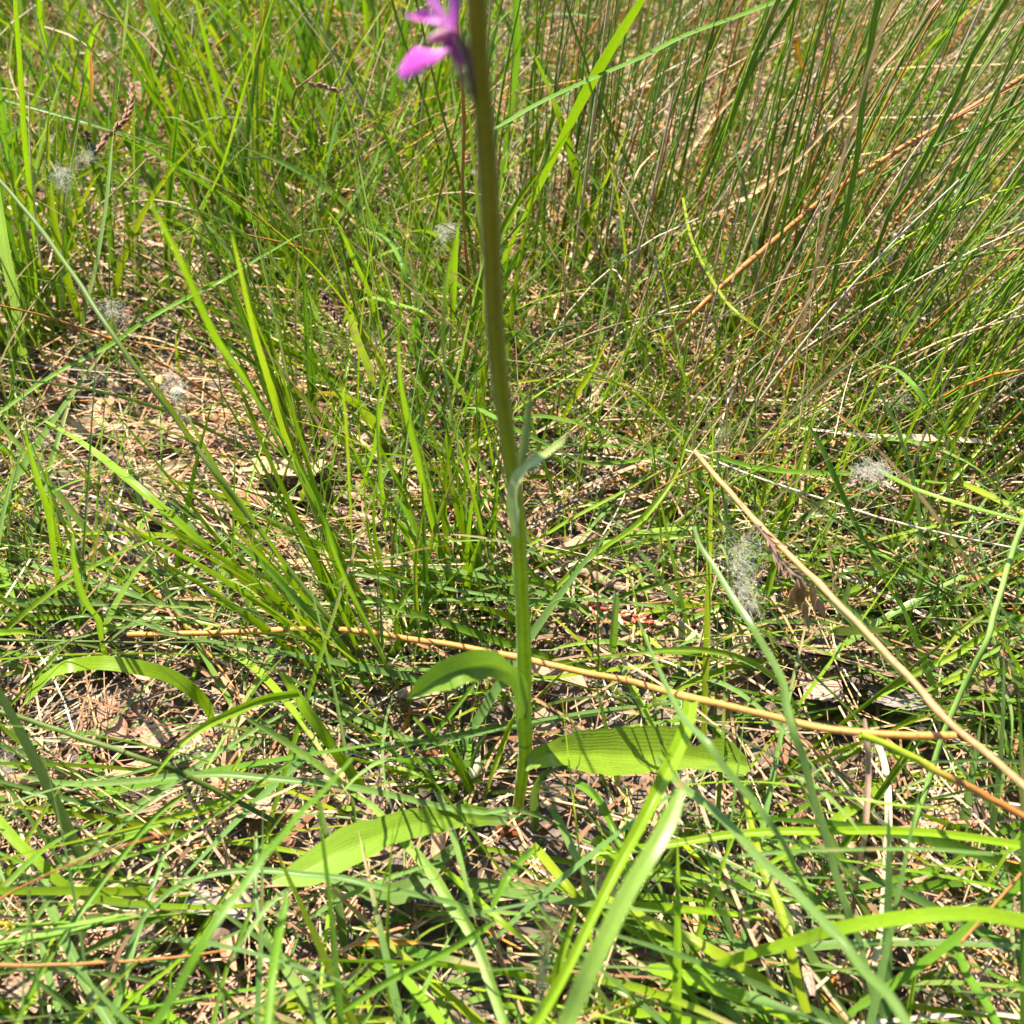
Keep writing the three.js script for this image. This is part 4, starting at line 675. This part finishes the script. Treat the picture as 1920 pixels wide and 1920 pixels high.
{ // dried capsules hanging from the thick tan stalk
  R = rng(720);
  const hang = path('1490,1065 1500,1100 1508,1135', [0.105, 0.095, 0.085]), t = thing('dried_flower', 'dried tan flower capsules hanging under the thick tan stalk', 'dried flower', hang[0]), k = depthOf(hang[1]) / F;
  new Strands().tube(curve(hang, 8), () => 2.4 * k, () => C.brown, 6).build('stalk', M.stalk, t, hang[0]);
  for (const [x, y, L, r, c] of [[1500, 1085, 62, 12, [0.50, 0.27, 0.11]], [1488, 1102, 42, 7, [0.46, 0.24, 0.10]], [1521, 1092, 60, 7, C.tan], [1508, 1128, 42, 7, [0.42, 0.24, 0.13]], [1533, 1122, 38, 8, [0.48, 0.30, 0.19]], [1512, 1152, 30, 5, [0.4, 0.25, 0.16]]]) {
    const a = onY(x, y, 0.098), b = onY(x + (x - 1500) * 0.4, y + L, 0.075); const st = new Strands().grain(a, b.clone().sub(a), a.distanceTo(b), r * k, varied(c, 0.1), 9, 10);
    const cap = st.build('capsule', M.straw, t, hang[0]);
    const ft = new Strands(); for (let q = 0; q < 5; q++) ft.tube(curve([a.clone().lerp(b, 0.7), b.clone(), b.clone().add(V3(gauss() * 5 * k, -9 * k, gauss() * 7 * k))], 5), s => 1.6 * k * (1 - 0.8 * s), () => C.brown, 4);
    ft.build('dry_tip', M.stalk, cap, hang[0]);
  }
}
{ // husks and curls
  R = rng(730);
  for (const [label, x, y, h, L, r, ax, c, cat] of [['white oval seed husk caught in fluff on the long thin stem', 318, 735, 0.105, 34, 11, [0.9, 0.1, 0.2], [0.5, 0.43, 0.27], 'seed husk'], ['small amber seed caught in the fluff above the white husk', 296, 708, 0.11, 26, 9, [0.4, 0.1, 0.8], [0.5, 0.27, 0.08], 'seed husk'], ['pale round husk left of the orchid foot', 885, 1460, 0.02, 46, 13, [0.3, 0.3, -0.8], [0.55, 0.5, 0.3], 'seed husk'], ['orange round snail like curl among the top rushes', 1196, 168, 0.08, 26, 12, [1, 0.2, 0], [0.5, 0.26, 0.09], 'seed husk'], ['white flake on the straw right of the orchid stem', 990, 1000, 0.012, 26, 9, [0.5, 0.5, -0.6], C.white, 'flake']]) {
    const at = onY(x, y, h), k = depthOf(at) / F, st = new Strands().grain(at, V3(...ax), L * k, r * k, c, 10, 10); single(st, cat === 'flake' ? 'pale_flake' : 'seed_husk', M.stalk, at, label, cat, 'husks and seeds');
  }
}
// ------------------------------------------------------------------ white seed fluff
function fluff(label, px, py, h, wpx, hpx, n, s0, stretch = 0) {
  R = rng(s0);
  const at = onY(px, py, h), k = depthOf(at) / F, W = wpx * k / 2, H = hpx * k / 2, st = new Strands();
  const cores = [...Array(5)].map(() => [gauss() * 0.55, gauss() * 0.55, gauss() * 0.5, rr(0.18, 0.5)]);
  for (let q = 0; q < n * 0.36; q++) {
    const c = pick(cores), x = c[0] + gauss() * c[3] * 0.7, y = c[1] + gauss() * c[3] * 0.7, b = c[2] + gauss() * 0.3;
    let p = at.clone().add(V3(x * W, y * H * 0.75 + stretch * W * x, -y * H * 0.6 + b * W * 0.3)), d = V3(gauss(), gauss(), gauss()).normalize(); const pts = [p.clone()], m = 8, L = (W + H) * rr(0.3, 0.9), kink = rr(1.2, 2.6);
    for (let i = 0; i < m; i++) { d.add(V3(gauss(), gauss(), gauss()).multiplyScalar(kink)).normalize(); p = p.clone().addScaledVector(d, L / m); pts.push(p); }
    const w = rr(0.00004, 0.00010), N = V3(0, 0.8, 0.6), col = varied([0.46, 0.44, 0.36], 0.15); st.ribbon(curve(pts, 14), () => w, () => N, () => col, { across: 2, fold: 0 });
  }
  single(st, 'seed_fluff', M.fluff, at, label, 'seed fluff', 'tufts of white seed fluff');
}
fluff('large oval tuft of white fluff at the upper left', 120, 335, 0.11, 50, 76, 420, 801);
fluff('thin wisp of fluff right above the large oval tuft', 158, 302, 0.12, 60, 34, 170, 802, 0.3);
fluff('white fluff hanging left of the orchid stem, high up', 838, 432, 0.09, 48, 56, 420, 803, 0.6);
fluff('white fluff caught near the broad slanting blade at the top', 1062, 196, 0.07, 44, 56, 240, 804);
fluff('streak of fluff on the long thin stem at left', 208, 572, 0.12, 70, 60, 230, 805, -0.6);
fluff('fluff around the white seed husk at left', 322, 730, 0.11, 60, 60, 330, 806, -0.4);
fluff('wispy fluff below the seed husk at left', 345, 785, 0.10, 50, 50, 110, 807, -0.5);
fluff('small fluff ball among the rushes, right of centre', 1664, 484, 0.07, 34, 34, 200, 808);
fluff('small fluff at the far right among leaning rushes', 1805, 352, 0.08, 52, 40, 200, 809);
fluff('fluff on the rush at the upper right', 1672, 168, 0.12, 40, 36, 130, 810);
fluff('round grey fluff in the straw above the white straw, right', 1120, 690, 0.02, 44, 44, 190, 811);
fluff('large pale blurred fluff left of the thick tan stalk', 1385, 1045, 0.08, 130, 120, 420, 812, -0.5);
fluff('bright fluff on the blurred blade right of centre', 1400, 1115, 0.09, 70, 74, 420, 813, -0.3);
fluff('fluff wrapped round the bent brown sprig at right', 1640, 890, 0.11, 110, 50, 460, 814, -0.25);
fluff('grey fluff lying at the lower left behind the blue stem', 283, 1750, 0.015, 44, 50, 220, 815);
fluff('fluff at the left edge beside an orange chip', 18, 1430, 0.04, 60, 80, 260, 816);
fluff('fluff on the straw below the tan capsules', 1700, 745, 0.05, 70, 40, 240, 817);
fluff('fluff lying behind the grey strap at lower right', 1640, 1410, 0.02, 46, 44, 240, 818);
fluff('fluff under the bent blade at right of the tan leaf', 1355, 815, 0.04, 50, 40, 170, 819);
fluff('wisp of fluff left of the lime tuft foot', 575, 1010, 0.03, 60, 50, 130, 820);
fluff('dark shaded fluff below the left orchid leaf', 783, 1640, 0.008, 50, 60, 170, 821);
fluff('tiny fluff on the left edge of the upper orchid stem', 888, 322, 0.22, 12, 12, 60, 822);
// ------------------------------------------------------------------ the orchid
{
  R = rng(900);
  const foot = onY(966, 1548, 0.0), zf = foot.z, orchid = thing('orchid', 'tall magenta flowered orchid with a thick olive stem and strap leaves', 'orchid', foot);
  const at = (x, y, dz = 0) => onZ(x, y, zf + 0.006 * sm(y, 1500, 0) + dz), px = (x, y, dz = 0) => depthOf(at(x, y, dz)) / F;
  // stem: middle line and width in the photograph, foot to top
  const S = [[962, 1562, 19], [968, 1530, 20], [974, 1495, 20], [979, 1455, 22], [983, 1425, 23], [985, 1395, 25], [981, 1330, 29], [983, 1240, 27], [981, 1173, 25], [976, 1073, 25], [970, 975, 29], [959, 873, 28], [945, 773, 30], [930, 640, 32], [923, 500, 33], [916, 333, 37], [906, 200, 36], [899, 120, 34], [894, 0, 37], [890, -110, 33], [888, -200, 28]];
  const mid = curve(S.map(([x, y]) => at(x, y)), 70), wAt = s => { const q = s * (S.length - 1), i = Math.min(S.length - 2, Math.floor(q)); return lerp(S[i][2] * px(S[i][0], S[i][1]), S[i + 1][2] * px(S[i + 1][0], S[i + 1][1]), q - i); };
  const lengths = S.map(([x, y]) => at(x, y)).reduce((a, p, i, all) => { a.push(i ? a[i - 1] + p.distanceTo(all[i - 1]) : 0); return a; }, []), total = lengths[lengths.length - 1];
  const toIndex = s => { const L = s * total; let i = 0; while (i < lengths.length - 2 && lengths[i + 1] < L) i++; return (i + (L - lengths[i]) / (lengths[i + 1] - lengths[i])) / (S.length - 1); };
  const stemCol = s => { const low = [0.42, 0.56, 0.010], top = [0.26, 0.25, 0.006], foot2 = [0.56, 0.44, 0.16]; let c = mixc(low, top, sm(s, 0.3, 0.8)); c = mixc(foot2, c, sm(s, 0.02, 0.11)); const a = 1 + 0.12 * nz(s * 60, 3) + 0.08 * nz(s * 170, 5); return c.map(q => q * a); };
  const stem = new Strands().tube(mid, s => wAt(toIndex(s)) / 2 * 1.06 * (1 + 0.025 * nz(s * 40, 2)), stemCol, 20, 10).build('stem', M.stem, orchid, foot);
  // pale dots and a rim where a leaf sheath ends
  { const st = new Strands(), p = at(985, 1393, 0.0), q = at(984, 1389), w = 26.5 * px(985, 1393) / 2; st.tube([p, q], () => w, () => [0.30, 0.34, 0.08], 16); st.build('sheath_rim', M.stem, stem, foot); }
  for (const [x, y, r] of [[939, 758, 3.4], [947, 806, 2.6], [878, 168, 8], [928, 560, 3]]) { const p = at(x, y, 0.0026), k = px(x, y), st = new Strands().grain(p.clone().add(V3(-r * k, 0, 0)), V3(1, 0, 0.1), 2 * r * k, r * k * 0.8, [0.42, 0.42, 0.32], 7, 6); st.build('pale_speck', M.stem, stem, foot); }
  // a leaf from its middle line; up/lo widths to either side in photograph pixels, face = how its upper side turns
  function leaf(name, line, upper, lower, face, col, { fold = 0.18, cup = 0, label = null, across = 13, n = 48, mat = M.leaf } = {}) {
    const P3 = curve(line.map(([x, y, dz]) => at(x, y, dz)), n), lv = (a, s) => { const q = s * (a.length - 1), i = Math.min(a.length - 2, Math.floor(q)), f = q - i; return lerp(a[i], a[i + 1], f); };
    const k = depthOf(P3[n >> 1]) / F, c = varied(col, 0.03), st = new Strands(), o = R() * 20;
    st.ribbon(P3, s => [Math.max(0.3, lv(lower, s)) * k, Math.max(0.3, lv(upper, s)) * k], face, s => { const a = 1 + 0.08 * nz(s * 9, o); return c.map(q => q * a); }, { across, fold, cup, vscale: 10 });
    if (mat === M.leaf && n > 40) for (let k = 0, row = across; k * row * 3 < st.p.length; k++) for (let j = 0; j < row; j++) { const q = j / (row - 1) * 2 - 1; st.p[(k * row + j) * 3 + 1] += 0.0016 * nz(k * 0.11, q * 1.6 + o) + 0.0012 * Math.abs(q) * nz(k * 0.3, o, q > 0 ? 5 : 9); }
    const m = st.build(name, mat, orchid, foot); if (label) m.userData = { label };
    return m;
  }
  const lc = [0.23, 0.37, 0.004], grey = [0.36, 0.47, 0.13];
  const f3 = (a, b) => s => V3(...a).lerp(V3(...b), s);
  // the hanging leaf on the left, clasping the stem
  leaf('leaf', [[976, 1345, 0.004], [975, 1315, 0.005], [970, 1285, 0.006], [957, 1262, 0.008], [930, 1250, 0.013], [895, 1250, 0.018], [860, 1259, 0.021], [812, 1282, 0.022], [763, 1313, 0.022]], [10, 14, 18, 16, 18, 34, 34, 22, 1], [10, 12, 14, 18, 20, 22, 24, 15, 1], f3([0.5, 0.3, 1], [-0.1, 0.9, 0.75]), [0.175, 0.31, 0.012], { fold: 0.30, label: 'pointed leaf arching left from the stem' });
  // the broad leaf lying to the right with a bitten end
  leaf('leaf', [[986, 1436, 0.002], [1000, 1425, 0.006], [1030, 1414, 0.008], [1080, 1412, 0.006], [1140, 1414, 0.003], [1200, 1416, 0.0], [1260, 1418, -0.003], [1320, 1424, -0.006], [1360, 1430, -0.008], [1402, 1436, -0.010]], [8, 14, 18, 26, 34, 40, 44, 45, 44, 40, 34, 27, 27, 30, 32, 30, 12], [8, 10, 13, 20, 30, 38, 44, 48, 50, 52, 52, 52, 20, 36, 40, 38, 14], f3([-0.2, 0.9, 0.45], [-0.1, 1, 0.1]), lc, { fold: 0.16, cup: 0.05, n: 110, label: 'broad leaf with a bitten end lying to the right' });
  // the folded strap leaf lying to the left
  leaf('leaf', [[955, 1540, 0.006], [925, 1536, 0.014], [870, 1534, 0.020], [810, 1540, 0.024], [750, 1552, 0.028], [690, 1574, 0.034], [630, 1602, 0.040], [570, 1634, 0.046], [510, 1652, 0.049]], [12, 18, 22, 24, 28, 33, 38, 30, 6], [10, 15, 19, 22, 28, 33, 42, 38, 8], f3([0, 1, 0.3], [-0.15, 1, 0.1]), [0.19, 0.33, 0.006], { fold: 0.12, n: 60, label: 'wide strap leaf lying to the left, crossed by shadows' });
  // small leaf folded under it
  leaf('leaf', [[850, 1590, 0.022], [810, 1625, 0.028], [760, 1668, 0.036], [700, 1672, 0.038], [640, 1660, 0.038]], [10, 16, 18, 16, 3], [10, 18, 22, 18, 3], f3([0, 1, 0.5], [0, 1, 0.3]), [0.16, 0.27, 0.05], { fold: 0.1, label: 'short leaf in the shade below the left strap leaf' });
  // the sheath that bows out at the right of the foot
  leaf('sheath', [[1003, 1560, 0.004], [1001, 1530, 0.007], [1000, 1500, 0.010], [1004, 1475, 0.013], [1020, 1452, 0.014], [1045, 1440, 0.014], [1075, 1440, 0.012]], [8, 9, 9, 10, 9, 6, 1], [8, 9, 10, 10, 9, 6, 1], f3([0.5, 0.3, 1], [0.1, 1, 0.6]), [0.14, 0.23, 0.02], { fold: 0.25 });
  // grey green bracts half way up
  leaf('bract', [[969, 1005, 0.003], [965, 960, 0.005], [967, 925, 0.006], [978, 893, 0.008], [1000, 866, 0.010], [1025, 848, 0.010], [1050, 832, 0.009], [1068, 806, 0.008]], [13, 18, 20, 23, 21, 16, 10, 0.5], [12, 17, 19, 22, 21, 16, 10, 0.5], f3([-0.5, 0.7, 0.5], [0.0, 1, 0.1]), grey, { fold: 0.14, label: 'grey green bract bending out to the right' });
  leaf('bract', [[974, 880, -0.003], [981, 835, -0.004], [987, 790, -0.005], [992, 750, -0.006], [996, 715, -0.007]], [8, 10, 9, 6, 0.5], [8, 10, 9, 5, 0.5], f3([0.3, 0.2, 1], [0.4, 0.2, 1]), [0.13, 0.20, 0.05], { fold: 0.3, label: 'narrow upright bract behind the stem' });
  // reddish old scales at the foot
  for (const [x, y, L, r] of [[929, 1552, 36, 13], [946, 1556, 30, 13], [1010, 1556, 22, 8]]) { const p = at(x, y, 0.010), k = px(x, y, 0.01), st = new Strands().grain(p, V3(0.9, -0.1, 0.3), L * k, r * k, varied([0.36, 0.10, 0.035], 0.12), 10, 9); st.build('bulb_scale', M.stem, orchid, foot); }
  // the one flower that hangs into the picture, seen from its side
  const mg = [0.72, 0.070, 0.60], mp = [0.76, 0.24, 0.66], flower = new THREE.Group(); flower.name = 'flower'; orchid.add(flower);
  function petal(name, line, hi, lo, face, col, o = {}) { const m = leaf(name, line, hi, lo, face, col, { fold: 0.05, cup: 0.12, across: 11, n: 26, mat: M.petal, ...o }); orchid.remove(m); flower.add(m); return m; }
  petal('lip', [[842, 86, 0.004], [828, 92, 0.008], [808, 97, 0.012], [785, 108, 0.014], [764, 123, 0.014], [748, 138, 0.013]], [8, 20, 29, 26, 18, 8], [8, 14, 22, 24, 22, 12], f3([-0.3, 0.9, 0.9], [-0.55, 0.8, 0.9]), mg, { cup: -0.12 });
  petal('petal', [[856, 56, 0.002], [836, 47, 0.006], [812, 38, 0.010], [788, 32, 0.012], [762, 29, 0.012]], [6, 13, 15, 16, 3], [6, 14, 15, 13, 3], f3([-0.1, 0.9, 0.8], [-0.3, 0.9, 0.8]), [0.72, 0.11, 0.60]);
  petal('petal', [[838, 42, 0.0], [824, 22, 0.0], [812, 0, 0.0], [802, -30, 0.0], [796, -60, 0.002]], [7, 10, 11, 12, 2], [7, 9, 10, 11, 2], f3([-0.2, 0.4, 1], [-0.5, 0.5, 1]), mp, { cup: 0.2 });
  petal('petal', [[848, 52, 0.003], [849, 32, 0.004], [851, 8, 0.004], [852, -24, 0.003], [850, -60, 0.002]], [6, 8, 9, 9, 2], [6, 8, 9, 9, 2], f3([0.1, 0.4, 1], [0.2, 0.5, 1]), [0.40, 0.10, 0.42], { cup: 0.2 });
  petal('sepal', [[850, 58, 0.008], [836, 52, 0.011], [818, 48, 0.013]], [6, 11, 4], [6, 9, 3], f3([0, 0.9, 0.8], [-0.2, 1, 0.7]), mp, { cup: 0.25 });
  const tubePart = (name, line, w, col) => { const st = new Strands(), pts = curve(line.map(([x, y, dz]) => at(x, y, dz)), 16), k = depthOf(pts[8]) / F; st.tube(pts, s => { const q = s * (w.length - 1), i = Math.min(w.length - 2, Math.floor(q)); return lerp(w[i], w[i + 1], q - i) * k / 2; }, () => col, 12); return st.build(name, M.petal, flower, foot); };
  tubePart('throat', [[852, 62, 0.003], [834, 68, 0.005], [812, 72, 0.008], [802, 76, 0.009]], [20, 26, 22, 6], [0.36, 0.11, 0.22]);
  tubePart('spur', [[838, 72, 0.005], [848, 88, 0.006], [858, 106, 0.006], [867, 124, 0.005]], [22, 24, 19, 8], [0.34, 0.075, 0.24]);
  tubePart('ovary', [[852, 58, 0.002], [866, 78, 0.003], [876, 108, 0.003], [884, 150, 0.002], [890, 185, 0.000]], [10, 15, 17, 14, 6], [0.14, 0.075, 0.04]);
  leaf('flower_bract', [[888, 190, 0.001], [878, 165, 0.003], [868, 140, 0.003], [850, 112, 0.001], [842, 92, 0.0]], [5, 9, 9, 6, 1], [5, 9, 9, 6, 1], f3([-0.5, 0.4, 1], [-0.6, 0.3, 1]), [0.12, 0.14, 0.05], { fold: 0.2 });
}
renderer.render(scene, camera);
